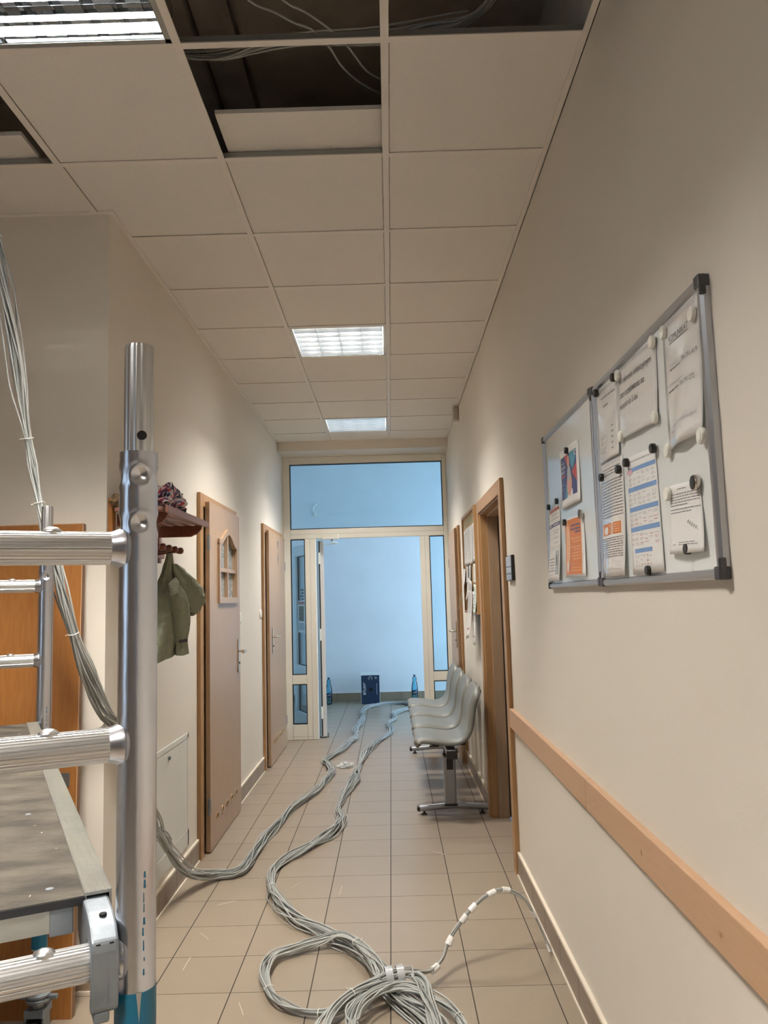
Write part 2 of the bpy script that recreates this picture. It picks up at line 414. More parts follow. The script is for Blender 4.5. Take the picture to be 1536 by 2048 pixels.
# thin raised beads and seams of the profiles
bd = MB()
for x in (-.835, .372): bd.box(x-.0015, x+.0015, fy0-.0015, fy0, .01, 2.06)
bd.box(-1.075, -.83, fy0-.0015, fy0, .035, .038)
for z in (2.113,): bd.box(-1.04, .575, fy0-.0015, fy0, z-.0015, z+.0015)
bd.build('profile_seam', INKL, W1)
panes = [(-1.04, .575, 2.165, 2.858), (-1.04, -.89, .658, 2.062), (-1.04, -.89, .158, .562), (.42, .575, .658, 2.062), (.42, .575, .158, .562)]
for x0, x1, z0, z1 in panes:
    g = MB(); w = .0075
    for b in ((x0, x1, z0, z0+w), (x0, x1, z1-w, z1), (x0, x0+w, z0+w, z1-w), (x1-w, x1, z0+w, z1-w)): g.box(b[0], b[1], fy0+.002, fy0+.05, b[2], b[3])
    g.build('gasket', GASKET, W1)
    MB().box(x0+w, x1-w, fy0+.03, fy0+.036, z0+w, z1-w).build('window_pane', PANE, W1)
# door closer on the transom, with its arm
cl = thing('door_closer', 'white door closer with a folding arm above the open glazed doorway', 'door closer', (-.6, YS-.02, 2.05))
MB().box(-.705, -.53, YS-.045, YS, 2.05, 2.108).build('body', WPLAST, cl, bev=.006)
MB().tube([(-.60, YS-.025, 2.05), (-.60, YS-.02, 2.025), (-.55, YS+.10, 2.022), (-.60, YS+.20, 2.02), (-.74, YS+.32, 2.02)], .008, 8).build('arm', WPLAST, cl, smooth=True)
MB().lathe((-.60, YS-.025, 2.035), [(.012, 0), (.012, .018)], 12).build('spindle', GALV, cl, smooth=True)

# glazed leaf swung into the lobby
D5 = struct_root('door_5', (-.765, YS+.09, 0))
ha = math.radians(112); dx, dy = math.cos(ha), math.sin(ha)     # direction of the opened leaf
hx, hy = -.755, YS+.085
def LF(u, t, z): return (hx + dx*u - dy*t, hy + dy*u + dx*t, z)     # u along leaf, t through its thickness
def leafbox(mb, u0, u1, t0, t1, z0, z1):
    o = Vector(LF(u0, t0, z0)); return mb.obox(o, Vector(LF(u1, t0, z0))-o, Vector(LF(u0, t1, z0))-o, (0, 0, z1-z0))
lf = MB()
for u0, u1, z0, z1 in ((0, .115, .012, 2.05), (.935, 1.05, .012, 2.05), (.115, .935, .012, .17), (.115, .935, .58, .69), (.115, .935, 1.93, 2.05)): leafbox(lf, u0, u1, -.06, .0, z0, z1)
lf.build('door_leaf', LOBBYDOOR, D5, bev=.004)
gk = MB()
for z0, z1 in ((.17, .58), (.69, 1.93)):
    for b in ((.115, .123, z0, z1), (.927, .935, z0, z1), (.123, .927, z0, z0+.008), (.123, .927, z1-.008, z1)): leafbox(gk, b[0], b[1], -.037, -.025, b[2], b[3])
gk.build('gasket', GASKET, D5)
pg = MB()
for z0, z1 in ((.178, .572), (.698, 1.922)): leafbox(pg, .123, .927, -.034, -.028, z0, z1)
pg.build('door_pane', PANE, D5)
for k in range(3): MB().tube([LF(-.012, -.002, .2+.8*k), LF(-.012, -.002, .32+.8*k)], .012, 10).build('hinge', WPLAST, D5, smooth=True)
leafbox(MB(), -.012, .0, -.012, -.002, .02, 2.04).build('gap_shade', GASKET, D5)  # black strip painting the dark gap between jamb and leaf
leafbox(MB(), .02, .09, -.085, -.06, .0, .045).build('door_stop', GALV, D5)
# opening hours lettering and a notice on that leaf, seen through the side light
oh = MB()
for k in range(6): leafbox(oh, .60, .60+random.uniform(.08, .16), .0, .0015, 1.53-.034*k, 1.548-.034*k)
oh.build('hours_lettering', INKB, D5)
nt_ = thing('notice', 'white notice with a red heading stuck on the open glazed door leaf', 'notice', LF(.6, .004, 1.1))
def nb(u0, u1, z0, z1, m, n, t=.0036): leafbox(MB(), u0, u1, .0026, t, z0, z1).build(n, m, nt_)
nb(.56, .83, 1.06, 1.42, PAPER, 'sheet'); nb(.565, .825, 1.375, 1.41, REDT, 'red_heading', .0042); nb(.59, .80, 1.19, 1.36, mat('print_ochre', (.30,.24,.13), .6, var=(40,1,(.06,.07,.08))), 'photo_print', .0042)
nb(.58, .81, 1.09, 1.17, INKL, 'text_lettering', .0042)

# ---------------------------------------------------------------- doors in the side walls
def handle_parts(root, x, y, z, out, d):
    """plate at wall distance; out: +1 towards +X, d: lever direction along Y"""
    hd = MB().box(x, x+out*.008, y-.016, y+.016, z-.115, z+.115).build('door_handle', CHROME, root, bev=.004)
    lv = MB().tube(catmull([(x+out*.008, y, z+.03), (x+out*.04, y, z+.03), (x+out*.055, y+d*.02, z+.03), (x+out*.056, y+d*.11, z+.028)], .012), .0085, 10)
    lv.build('lever', CHROME, hd, smooth=True)
    MB().lathe((x+out*.008, y, z-.05), [(.008, 0), (.008, .006*1)], 12, axis=(out, 0, 0)).build('keyhole', GASKET, hd)
def left_door(name, y0, y1, l0, l1, ztop, ltop):
    R = struct_root(name, (XL+.02, (y0+y1)/2, 0))
    f = MB().box(XL, XL+.022, y0, y0+.075, 0, ztop).box(XL, XL+.022, y1-.075, y1, 0, ztop).box(XL, XL+.022, y0+.075, y1-.075, ztop-.075, ztop)
    f.build('door_frame', BEECHD, R, bev=.003)
    return R
# door 1: beech leaf with an arched four-pane light
D1 = left_door('door_1', 4.56, 5.65, 4.68, 5.61, 2.065, 2.02)
lx0, lx1 = XL+.022, XL+.047
wy0, wy1, wz0, wz1 = 4.93, 5.46, 1.45, 1.88
def holed_plate(x0, x1, ys, zs):
    mb = MB(); vs = [(x, y, z) for x in (x0, x1) for y in ys for z in zs]; I = lambda x, j, k: x*16+j*4+k; fs = []
    for j in range(3):
        for k in range(3):
            if (j, k) == (1, 1): continue
            fs.append((I(1,j,k), I(1,j+1,k), I(1,j+1,k+1), I(1,j,k+1))); fs.append((I(0,j,k), I(0,j,k+1), I(0,j+1,k+1), I(0,j+1,k)))
    for k in range(3): fs += [(I(0,0,k), I(1,0,k), I(1,0,k+1), I(0,0,k+1)), (I(0,3,k), I(0,3,k+1), I(1,3,k+1), I(1,3,k))]
    for j in range(3): fs += [(I(0,j,0), I(0,j+1,0), I(1,j+1,0), I(1,j,0)), (I(0,j,3), I(1,j,3), I(1,j+1,3), I(0,j+1,3))]
    fs += [(I(0,1,1), I(0,1,2), I(1,1,2), I(1,1,1)), (I(0,2,1), I(1,2,1), I(1,2,2), I(0,2,2)), (I(0,1,1), I(1,1,1), I(1,2,1), I(0,2,1)), (I(0,1,2), I(0,2,2), I(1,2,2), I(1,1,2))]
    return mb.add(vs, fs)
holed_plate(lx0, lx1, (4.68, wy0, wy1, 5.61), (.008, wz0, wz1, 2.022)).build('door_leaf', BEECH, D1)
MB().box(lx0+.001, lx0+.005, wy0+.001, wy1-.001, wz0+.001, wz1-.001).build('door_pane', FROST, D1)
def arch(t):  # height of the arched head across the window
    k = abs(2*t-1); return 1.795 + .08*(0.5+0.5*math.cos(PI*min(1, k/.9)))
wf = MB(); N = 28; fx1 = lx1+.014; ow = .032
for k in range(N):      # arched head, moulded
    t0, t1 = k/N, (k+1)/N; a0, a1 = wy0-ow+(wy1-wy0+2*ow)*t0, wy0-ow+(wy1-wy0+2*ow)*t1
    z0, z1 = arch(t0), arch(t1)
    wf.prism([(lx0+.0065, a0, z0-.014), (lx0+.0065, a1, z1-.014), (lx0+.0065, a1, z1+.022), (lx0+.0065, a0, z0+.022)], (fx1-lx0-.0065, 0, 0))
for k in range(N):      # leaf infill above the arch
    t0, t1 = k/N, (k+1)/N; a0, a1 = wy0+.0005+(wy1-wy0-.001)*t0, wy0+.0005+(wy1-wy0-.001)*t1
    tt0, tt1 = (a0-wy0+ow)/(wy1-wy0+2*ow), (a1-wy0+ow)/(wy1-wy0+2*ow)
    wf.prism([(lx0+.0072, a0, arch(tt0)), (lx0+.0072, a1, arch(tt1)), (lx0+.0072, a1, wz1-.0004), (lx0+.0072, a0, wz1-.0004)], (lx1-lx0-.0074, 0, 0))
wf.box(lx1+.0003, fx1-.0006, wy0-ow, wy0+.003, wz0-.03, 1.790).box(lx1+.0003, fx1-.0006, wy1-.003, wy1+ow, wz0-.03, 1.790).box(lx1+.0003, fx1-.0003, wy0-ow-.001, wy1+ow+.001, wz0-.034, wz0+.004)
ym = (wy0+wy1)/2
wf.box(lx0+.006, lx1+.004, ym-.013, ym+.013, wz0+.001, 1.862).box(lx0+.0075, lx1+.003, wy0+.0005, ym-.0135, 1.615, 1.640).box(lx0+.0075, lx1+.003, ym+.0135, wy1-.0005, 1.615, 1.640)
wf.build('window_frame', BEECH, D1)
handle_parts(D1, lx1, 5.535, 1.055, 1, -1)
for z in (.26, 1.775): MB().tube([(lx1-.004, 4.672, z-.045), (lx1-.004, 4.672, z+.045)], .009, 10).build('hinge', GALV, D1, smooth=True)
def vents(R, ys, z):
    for yy in ys:
        v = MB().lathe((lx1, yy, z), [(.023, 0), (.023, .004), (.016, .005), (.016, .001)], 20, axis=(1,0,0)).build('vent_ring', BRASS, R, smooth=True)
        MB().lathe((lx1+.0012, yy, z), [(.0155, 0), (.0155, .001)], 16, axis=(1,0,0)).build('vent_hole', DARK, v)
vents(D1, [4.86+.143*k for k in range(5)], .165)
# door 2: toilet door
D2 = left_door('door_2', 6.85, 8.07, 6.98, 8.0, 2.10, 2.05)
MB().box(lx0, lx1, 6.98, 8.02, .008, 2.05).build('door_leaf', BEECH, D2, bev=.0015)
handle_parts(D2, lx1, 7.13, 1.075, 1, 1)
vents(D2, [7.16+.125*k for k in range(6)], .188)
for zc_, up in ((1.955, 1), (1.825, -1)):
    p = MB(); yc = 7.54; w_, h_ = .045, .07
    tri = [(lx1, yc-w_, zc_-up*h_/2), (lx1, yc+w_, zc_-up*h_/2), (lx1, yc, zc_+up*h_/2)]
    if up > 0: tri = [(lx1, yc-w_, zc_+h_/2), (lx1, yc+w_, zc_+h_/2), (lx1, yc, zc_-h_*.75)]
    else: tri = [(lx1, yc-w_*.85, zc_+h_*.35), (lx1, yc+w_*.85, zc_+h_*.35), (lx1, yc, zc_-h_*.95)]
    p.prism(tri, (.0015, 0, 0))
    if up < 0: p.lathe((lx1, yc, zc_+h_*.62), [(.014, 0), (.014, .0015)], 14, axis=(1,0,0))
    p.build('pictogram', INK, D2)
MB().tube([(lx1-.004, 8.03, .20), (lx1-.004, 8.03, .29)], .009, 10).build('hinge', GALV, D2, smooth=True)
MB().tube([(lx1-.004, 8.03, 1.72), (lx1-.004, 8.03, 1.81)], .009, 10).build('hinge', GALV, D2, smooth=True)
# door 3: open lining in the right wall, its leaf shut on the far face
D3 = struct_root('door_3', (XR, 4.78, 0))
f = MB()
f.box(XR-.022, XR, 4.20, 4.285, 0, 2.045).box(XR-.022, XR, 5.285, 5.37, 0, 2.045).box(XR-.022, XR, 4.285, 5.285, 1.965, 2.045)
f.build('door_frame', BEECHD, D3, bev=.003)
MB().box(XR-.01, XR+.035, 5.265, 5.30, 0, 1.985).box(XR-.01, XR+.035, 4.275, 4.31, 0, 1.985).box(XR-.01, XR+.035, 4.31, 5.265, 1.955, 1.985).build('door_lining_edge', BEECHD, D3, bev=.002)
l = MB()
for y0, y1, x0, x1 in ((5.25, 5.30, XR+.035, XR+.105), (5.272, 5.30, XR+.105, XR+.20), (4.275, 4.325, XR+.035, XR+.105), (4.275, 4.30, XR+.105, XR+.20)): l.box(x0, x1, y0, y1, 0, 1.985)
l.box(XR+.035, XR+.105, 4.325, 5.25, 1.94, 1.985).box(XR+.105, XR+.2, 4.30, 5.272, 1.96, 1.985)
l.build('door_lining', BEECH, D3, bev=.002)
MB().box(XR+.108, XR+.118, 4.30, 5.27, .01, 1.955).build('gasket', GASKET, D3)  # black sheet before the whole leaf, colour for the dark gap, no gasket
MB().box(XR+.12, XR+.16, 4.305, 5.268, .008, 1.955).build('door_leaf', BEECH, D3)
S(MB().box(XR+.2, XR+.25, 4.1, 5.5, -.05, 2.3), 'wall_leak_cover', WALLB)  # unseen cover added behind the leaf to block background light leaking under it
# door 4: closed door by the screen
D4 = struct_root('door_4', (XR, 7.3, 0))
MB().box(XR-.022, XR, 6.90, 6.965, 0, 2.04).box(XR-.022, XR, 7.69, 7.755, 0, 2.04).box(XR-.022, XR, 6.965, 7.69, 1.97, 2.04).build('door_frame', BEECHD, D4, bev=.003)
MB().box(XR-.046, XR-.022, 6.985, 7.71, .008, 2.02).build('door_leaf', BEECH, D4, bev=.0015)
handle_parts(D4, XR-.046, 7.06, 1.085, -1, 1)
MB().box(XR-.05, XR-.044, 7.712, 7.724, 1.70, 1.78).build('hinge', GALV, D4)
# ================================================================== CEILING LIGHTS
def ceiling_light(c, r, run, label):
    x0, x1 = GX+GP*c+.013, GX+GP*(c+1)-.013; y0, y1 = GY+GP*r+.013, GY+GP*(r+1)-.013
    t = thing('ceiling_light', label, 'ceiling light', ((x0+x1)/2, (y0+y1)/2, H), 'recessed louvre lights')
    h = MB(); w = .004; zt = H+.118
    h.box(x0, x1, y0, y1, zt, zt+w)
    for b in ((x0, x0+w, y0, y1), (x1-w, x1, y0, y1), (x0, x1, y0, y0+w), (x0, x1, y1-w, y1)): h.box(*b, H+.004, zt)
    h.build('housing', HOUSE if run == 'y' else MIRROR, t)
    rm = MB()
    for b in ((x0, x0+.016, y0, y1), (x1-.016, x1, y0, y1), (x0, x1, y0, y0+.016), (x0, x1, y1-.016, y1)): rm.box(*b, H+.001, H+.006)
    rm.build('rim', TEEW if run == 'x' else HOUSE, t)
    # local frame: a runs along the tubes, b across
    L = (x1-x0)-.036; cx, cy = (x0+x1)/2, (y0+y1)/2
    def P(a, b, z): return (cx+a, cy+b, z) if run == 'x' else (cx+b, cy+a, z)
    lv = MB(); zb, zt2 = H+.004, H+.066
    q = L/4
    for k in range(5):          # parabolic side reflectors between the tubes: slim at the bottom, flared at the top
        b = -L/2+q*k; prof = [(.0015, zb), (.003, zb+.016), (.006, zb+.036), (.013, zt2)] if run == 'y' else [(.0012, zb), (.0016, zt2)]
        for s0 in (-1, 1):
            if (k == 0 and s0 < 0) or (k == 4 and s0 > 0): continue
            for (w0, z0), (w1, z1) in zip(prof, prof[1:]):
                lv.add([P(-L/2, b+s0*w0, z0), P(L/2, b+s0*w0, z0), P(L/2, b+s0*w1, z1), P(-L/2, b+s0*w1, z1)], [(0,1,2,3)])
    n = 6
    for k in range(n+1):        # cross blades, V section
        a = -L/2+L/n*k
        for s0 in (-1, 1):
            prof = [(.0008, zb), (.003, zb+.020), (.007, zt2-.004)] if run == 'y' else [(.0008, zb), (.0012, zt2-.004)]
            for (w0, z0), (w1, z1) in zip(prof, prof[1:]):
                lv.add([P(a+s0*w0, -L/2, z0), P(a+s0*w0, L/2, z0), P(a+s0*w1, L/2, z1), P(a+s0*w1, -L/2, z1)], [(0,1,2,3)])
    lv.build('louvre', MIRROR if run == 'x' else MIRRORS, t)
    for k in range(4):
        b = -L/2+q*(k+.5)
        tb = MB().tube([P(-L/2+.02, b, H+.088), P(L/2-.02, b, H+.088)], .013, 10).build('tube', LAMPTUBE if run == 'x' else LAMPTUBEC, t, smooth=True)
        MB().tube([P(-L/2+.002, b, H+.088), P(-L/2+.0195, b, H+.088)], .0135, 10).build('end_cap', HOUSE, tb, smooth=True)
        MB().tube([P(L/2-.0195, b, H+.088), P(L/2-.002, b, H+.088)], .0135, 10).build('end_cap', HOUSE, tb, smooth=True)
    return t
ceiling_light(-2, -1, 'x', 'lit louvre ceiling light right overhead, beside the opened ceiling above the scaffold')
ceiling_light(-1, 4, 'y', 'lit louvre ceiling light half way down the corridor ceiling')
ceiling_light(-1, 8, 'y', 'lit louvre ceiling light at the far end, just before the glazed screen')
ceiling_light(-2, -5, 'x', 'added lit louvre ceiling light, unseen, over the hall behind the photographer')  # fill lamp added out of view to brighten the near right wall

# tiles slid back on top of their neighbours
def slid(x0, x1, y0, y1, label):
    t = MB(); t.box(x0, x1, y0, y1, H+.031, H+.046)
    o = t.build('ceiling_tile', CTILE, None); tag(o, label, 'ceiling tile', 'loose ceiling tiles slid aside'); return o
slid(-.548, .045, 2.50, 3.09, 'loose ceiling tile slid half across the opening over the corridor')
slid(-1.835, -1.243, 2.585, 3.09, 'loose ceiling tile slid half across the opening at the picture\'s left edge')

# ================================================================== RIGHT WALL
# wooden guard rail in two lengths
def rail(y0, y1, label, screws):
    t = thing('wall_guard_rail', label, 'wall rail', (XR-.02, (y0+y1)/2, .735), 'wooden wall guard rails')
    MB().box(XR-.022, XR, y0, y1, .738, .832).build('board', BEECHR, t, bev=.002)
    for y in screws:
        MB().lathe((XR-.0222, y, .778), [(.007, 0), (.0065, .0006), (.003, .0008)], 14, axis=(-1,0,0)).build('screw', BRASS, t)
rail(-.6, 2.588, 'long beech guard rail on the right wall, its near length', (1.56, 2.03, 2.49, .9))
rail(2.592, 4.198, 'beech guard rail on the right wall, the length that ends at the open doorway', (2.69, 3.2, 3.75))

# whiteboards
BX = XR-.021      # face of the frame
def whiteboard(y0, y1, z0, z1, label):
    t = thing('whiteboard', label, 'whiteboard', (XR-.01, (y0+y1)/2, z0), 'wall whiteboards')
    MB().box(XR-.012, XR-.004, y0+.012, y1-.012, z0+.012, z1-.012).build('panel', BOARD, t)
    f = MB(); w = .02
    def ext(p0, p1, across):
        prof = [(0, 0), (.013, 0), (.0195, .004), (.021, .010), (.0195, .016), (.013, .020), (0, .020)]
        q = [Vector((XR-d, p0[0], p0[1])) + Vector((0, across[0]*o, across[1]*o)) for d, o in prof]
        f.prism(q, (0, p1[0]-p0[0], p1[1]-p0[1]))
    ext((y0, z0), (y1, z0), (0, 1)); ext((y0, z1-w), (y1, z1-w), (0, 1)); ext((y0, z0+w), (y0, z1-w), (1, 0)); ext((y1-w, z0+w), (y1-w, z1-w), (1, 0))
    f.build('frame', FRAMEAL, t, smooth=True, ang=30)
    for y in (y0, y1):
        for z in (z0, z1):
            s, q = (1 if y == y0 else -1), (1 if z == z0 else -1)
            c = MB()
            c.box(XR-.0228, XR, min(y-s*.001, y+s*.024), max(y-s*.001, y+s*.024), min(z-q*.001, z+q*.024), max(z-q*.001, z+q*.024))
            if s > 0: c.box(XR-.0222, XR-.0075, y-.0022, y+.004, min(z-q*.001, z+q*.04), max(z-q*.001, z+q*.04))
            c.build('corner_cap', CAPG, t, bev=.004)
    return t
CAPG = mat('corner_cap_grey', (.05,.05,.055), .4)
whiteboard(1.445, 2.268, 1.435, 2.012, 'near whiteboard of the pair, crowded with printed sheets and magnets')
whiteboard(2.272, 3.016, 1.437, 2.016, 'far whiteboard of the pair, with the blue and orange posters')

SURF = XR-.0125     # whiteboard surface
class Sheet:
    """paper held on a board: quad TL TR BR BL as (y, z), TL is towards the far end"""
    def __init__(s, name, quad, label, m=PAPER, cat='sheet of paper', group='papers on the whiteboards', x=SURF, d0=.0012, bulge=.004, curl=0, fold=0):
        s.q = quad; s.x = x; s.d0 = d0; s.b = bulge; s.c = curl; s.fold = fold
        ys = [p[0] for p in quad]; zs = [p[1] for p in quad]
        s.t = thing(name, label, cat, (x, sum(ys)/4, min(zs)), group)
        g = MB(); g.grid(lambda u, v: s.P(u, v, 0), 12, 12)
        g.build('sheet', m, s.t, smooth=True, solid=.0004)
    def P(s, u, v, off=.0006):
        a, b, c, d = s.q
        y = (a[0]*(1-u)+b[0]*u)*(1-v)+(d[0]*(1-u)+c[0]*u)*v
        z = (a[1]*(1-u)+b[1]*u)*(1-v)+(d[1]*(1-u)+c[1]*u)*v
        dd = s.d0 + s.b*math.sin(PI*u)*(.4+.6*v) + s.c*v*v + s.fold*math.sin(9*u+4*v)*v
        return (s.x-dd-off, y, z)
    def quad(s, mb, u0, u1, v0, v1, off=.0007, n=1, m_=1):
        return mb.grid(lambda a, b: s.P(u0+(u1-u0)*a, v0+(v1-v0)*b, off), n, m_)
    def poly(s, mb, uv, off=.0007):
        return mb.add([s.P(u, v, off) for u, v in uv], [tuple(range(len(uv)))])
    def patch(s, name, m, u0, u1, v0, v1, off=.0007, n=4):
        mb = MB(); s.quad(mb, u0, u1, v0, v1, off, n, n); return mb.build(name, m, s.t)
    def lines(s, name, m, rows, h=.008, off=.0008):
        """rows: (u0, u1, v) of words"""
        mb = MB()
        for u0, u1, v in rows:
            u = u0
            while u < u1-.005:
                w = min(random.uniform(.03, .12), u1-u); s.quad(mb, u, u+w, v-h/2, v+h/2, off, 1, 1); u += w+.014
        return mb.build(name, m, s.t)
    def text(s, body, u0, u1, v0, v1, m=INKB, off=.0009, name='lettering'):
        vs, fs = text2d(body)
        mb = MB().add([s.P(u0+(u1-u0)*a, v1+(v0-v1)*b, off) for a, b in vs], fs)
        return mb.build(name, m, s.t)

# far board -------------------------------------------------------
p = Sheet('poster', [(2.743,1.907), (2.470,1.906), (2.462,1.707), (2.732,1.703)], 'poster in dark blue, red and teal showing a figure, on the far whiteboard', cat='poster', curl=.004)
p.patch('blue_ground', NAVY, .055, .885, .125, .85, .0006, 8)
def polyp(sh, name, m, uv, off=.0010): mb = MB(); sh.poly(mb, uv, off); return mb.build(name, m, sh.t)
polyp(p, 'red_shape', REDP, [(.27,.125), (.47,.125), (.54,.24), (.52,.40)]); polyp(p, 'red_shape', REDP, [(.67,.46), (.885,.36), (.885,.66), (.75,.55)])
polyp(p, 'teal_shape', TEALP, [(.56,.125), (.885,.125), (.84,.28), (.72,.44), (.60,.33)]); polyp(p, 'teal_shape', TEALP, [(.35,.62), (.52,.70), (.48,.85), (.28,.85)])
def ell(cu, cv, ru, rv, n=20, rot=0): return [(cu+ru*math.cos(2*PI*k/n)*math.cos(rot)-rv*math.sin(2*PI*k/n)*math.sin(rot), cv+rv*math.sin(2*PI*k/n)*math.cos(rot)+ru*math.cos(2*PI*k/n)*math.sin(rot)) for k in range(n)]
polyp(p, 'printed_figure', PINKP, ell(.53,.63,.13,.21), .0013); polyp(p, 'printed_figure', PINKP, ell(.50,.28,.055,.12), .0013)
polyp(p, 'printed_figure', GREYP, ell(.52,.47,.095,.13), .0016); polyp(p, 'printed_figure', PAPER, [(.46,.76), (.68,.74), (.70,.85), (.42,.85)], .0012)
p.lines('white_lettering', PAPER, [(.09,.27,.235)], .012, .001); p.lines('white_lettering', GREYP, [(.08,.32,.31), (.08,.28,.385)], .045, .001)
p.patch('red_band', REDP, .09, .32, .44, .475, .001); p.lines('white_lettering', GREYP, [(.09,.28,.60), (.09,.27,.67)], .008, .001)
p.patch('white_corner_mark', PAPER, .80, .872, .145, .225, .0013); p.patch('dark_corner_mark', NAVY, .83, .872, .16, .212, .0016)

p = Sheet('leaflet', [(2.962,1.726), (2.781,1.732), (2.800,1.464), (2.995,1.464)], 'narrow white leaflet with red heading and violet band on the far whiteboard', curl=.012, bulge=.006)
p.lines('red_lettering', REDT, [(.06,.95,.035)], .045); p.lines('text_lettering', INKL, [(.25,.80,.10), (.22,.9,.155)], .016)
p.patch('violet_band', PURP, .0, 1., .215, .265); p.lines('white_lettering', PAPER, [(.10,.3,.24), (.5,.9,.24)], .012, .001)
p.lines('text_lettering', INKL, [(.45,.95,.32), (.5,.9,.355), (.5,.9,.42), (.6,.9,.49), (.15,.22,.35), (.15,.22,.43), (.15,.22,.5)], .012)
p.lines('text_lettering', INKL, [(.05,.98,.535), (.05,.98,.555), (.2,.95,.58)], .006); p.lines('text_lettering', INK, [(.1,.66,.70), (.25,.66,.745), (.25,.66,.785), (.38,.6,.825), (.1,.7,.865)], .012)
polyp(p, 'grey_picture', GREYP, [(.70,.60), (.93,.60), (.95,.92), (.74,.92)], .0009); polyp(p, 'dark_picture', INK, [(.75,.66), (.83,.66), (.86,.80), (.78,.78)], .0012)
p.lines('text_lettering', INKL, [(.05,.6,.92)], .006)

p = Sheet('flyer', [(2.728,1.667), (2.452,1.663), (2.440,1.468), (2.719,1.471)], 'orange flyer with purple heading and pale text on the far whiteboard', cat='poster', curl=.006, bulge=.006)
p.patch('orange_ground', ORNP, .05, .875, .02, .955, .0006, 8)
polyp(p, 'peach_shape', PEACH, [(.12,.02), (.24,.02), (.34,.25), (.36,.5), (.33,.72), (.24,.9), (.16,.93), (.12,.6)], .0010)
polyp(p, 'pale_shape', PAPER, ell(.20,.82,.055,.09), .0013)
p.lines('purple_lettering', PURP, [(.42,.84,.135), (.40,.84,.20), (.60,.84,.255)], .032, .001)
p.lines('pale_lettering', PEACH, [(.40,.84,.36), (.50,.84,.41), (.40,.84,.50), (.55,.84,.545), (.46,.84,.60), (.46,.84,.65), (.52,.84,.70)], .020, .001)
p.lines('pale_lettering', PEACH, [(.45,.84,.845), (.45,.84,.89)], .014, .001); p.lines('dark_rule', INKL, [(.3,.86,.79)], .004, .001)

# near board -------------------------------------------------------
p = Sheet('notice', [(2.238,1.985), (2.024,1.977), (2.026,1.775), (2.222,1.775)], 'sleeved sheet with a list of times above the long typed sheet', SLEEVE, curl=.004)
p.lines('heading_lettering', INK, [(.30,.92,.14), (.38,.62,.26)], .022); p.lines('text_lettering', INKL, [(.55,.92,.46)], .018)
p.lines('time_lettering', INK, [(.72,.80,.58+.075*k) for k in range(5)], .022); p.lines('text_lettering', INKL, [(.2,.5,.64+.075*k) for k in range(5)], .022)

p = Sheet('notice', [(2.232,1.772), (2.012,1.768), (2.020,1.459), (2.232,1.459)], 'long typed sheet with an orange panel in a shiny sleeve on the near whiteboard', SLEEVE, curl=.010, bulge=.010, fold=.002)
p.lines('text_lettering', INK, [(.2,.9,.06+.026*k) for k in range(3)] + [(.1,.96,.17+.026*k) for k in range(13)], .009)
p.patch('orange_panel', ORNP, .12, .88, .54, .64); polyp(p, 'pale_shape', PAPER, ell(.30,.60,.12,.035), .0011); p.lines('pale_lettering', PEACH, [(.5,.85,.56+.02*k) for k in range(4)], .010, .001)
p.lines('text_lettering', INK, [(.06,.94,.67+.02*k) for k in range(9)], .008); p.lines('text_lettering', INKL, [(.7,.85,.88), (.75,.85,.905), (.1,.9,.94)], .008)

p = Sheet('notice', [(2.020,1.990), (1.716,1.980), (1.728,1.791), (2.030,1.805)], 'sleeved notice W okresie infekcyjnym about waiting up to 5 days for prescriptions', SLEEVE, curl=.003, bulge=.005)
p.text('W okresie infekcyjnym', .08, .90, .155, .275, INKB); p.text('czas oczekiwania na', .08, .74, .335, .43, INKB); p.text('receptę do 5 dni.', .08, .60, .50, .61, INKB)

p = Sheet('notice', [(1.672,1.988), (1.470,1.982), (1.478,1.716), (1.664,1.712)], 'announcement sheet headed KOMUNIKAT in a crinkled sleeve on the near whiteboard', SLEEVE, curl=.006, bulge=.008, fold=.0025)
p.text('KOMUNIKAT', .22, .76, .135, .185, INKB); q_ = MB(); p.quad(q_, .22, .76, .193, .199, .0009, 4, 1); q_.build('underline', INKB, p.t)
p.lines('text_lettering', INKL, [(.15,.42,.365), (.12,.6,.51)], .013); p.text('790-791-419', .55, .93, .36, .40, INK); p.lines('text_lettering', INK, [(.2,.52,.40), (.12,.45,.56)], .013); p.text('790-791-272', .50, .85, .54, .58, INK)
p.lines('text_lettering', INKL, [(.12,.88,.83), (.12,.32,.875)], .02)

p = Sheet('schedule', [(1.985,1.752), (1.765,1.742), (1.750,1.459), (1.976,1.459)], 'schedule table with five blue header bands on the near whiteboard', PAPER, curl=.002, bulge=.003)
p.lines('heading_lettering', INKL, [(.05,.9,.045)], .014)
bands = [(.06,.98,.10,.135), (.03,.97,.265,.305), (.03,.97,.435,.475), (.03,.97,.605,.645), (.14,.72,.79,.825)]
for u0, u1, v0, v1 in bands: p.patch('blue_band', BLUEP, u0, u1, v0, v1)
p.patch('pink_cell', mat('print_pink', (.66,.40,.48), .6), .03, .22, .11, .15, .001)
rows = []
for (u0, u1, v0, v1), nr in zip(bands, (3, 3, 3, 3, 3)):
    for r in range(nr):
        for c in range(6):
            a = u0+(u1-u0)*c/6
            for k in range(2):
                if random.random() < .8: rows.append((a+.012, a+(u1-u0)/6-random.uniform(.02, .06), v1+.022+r*.038+k*.013))
p.lines('table_lettering', INKL, rows[:len(rows)//2], .006); p.lines('table_lettering', REDT, rows[len(rows)//2::2], .005); p.lines('table_lettering', INKL, rows[len(rows)//2+1::2], .006)

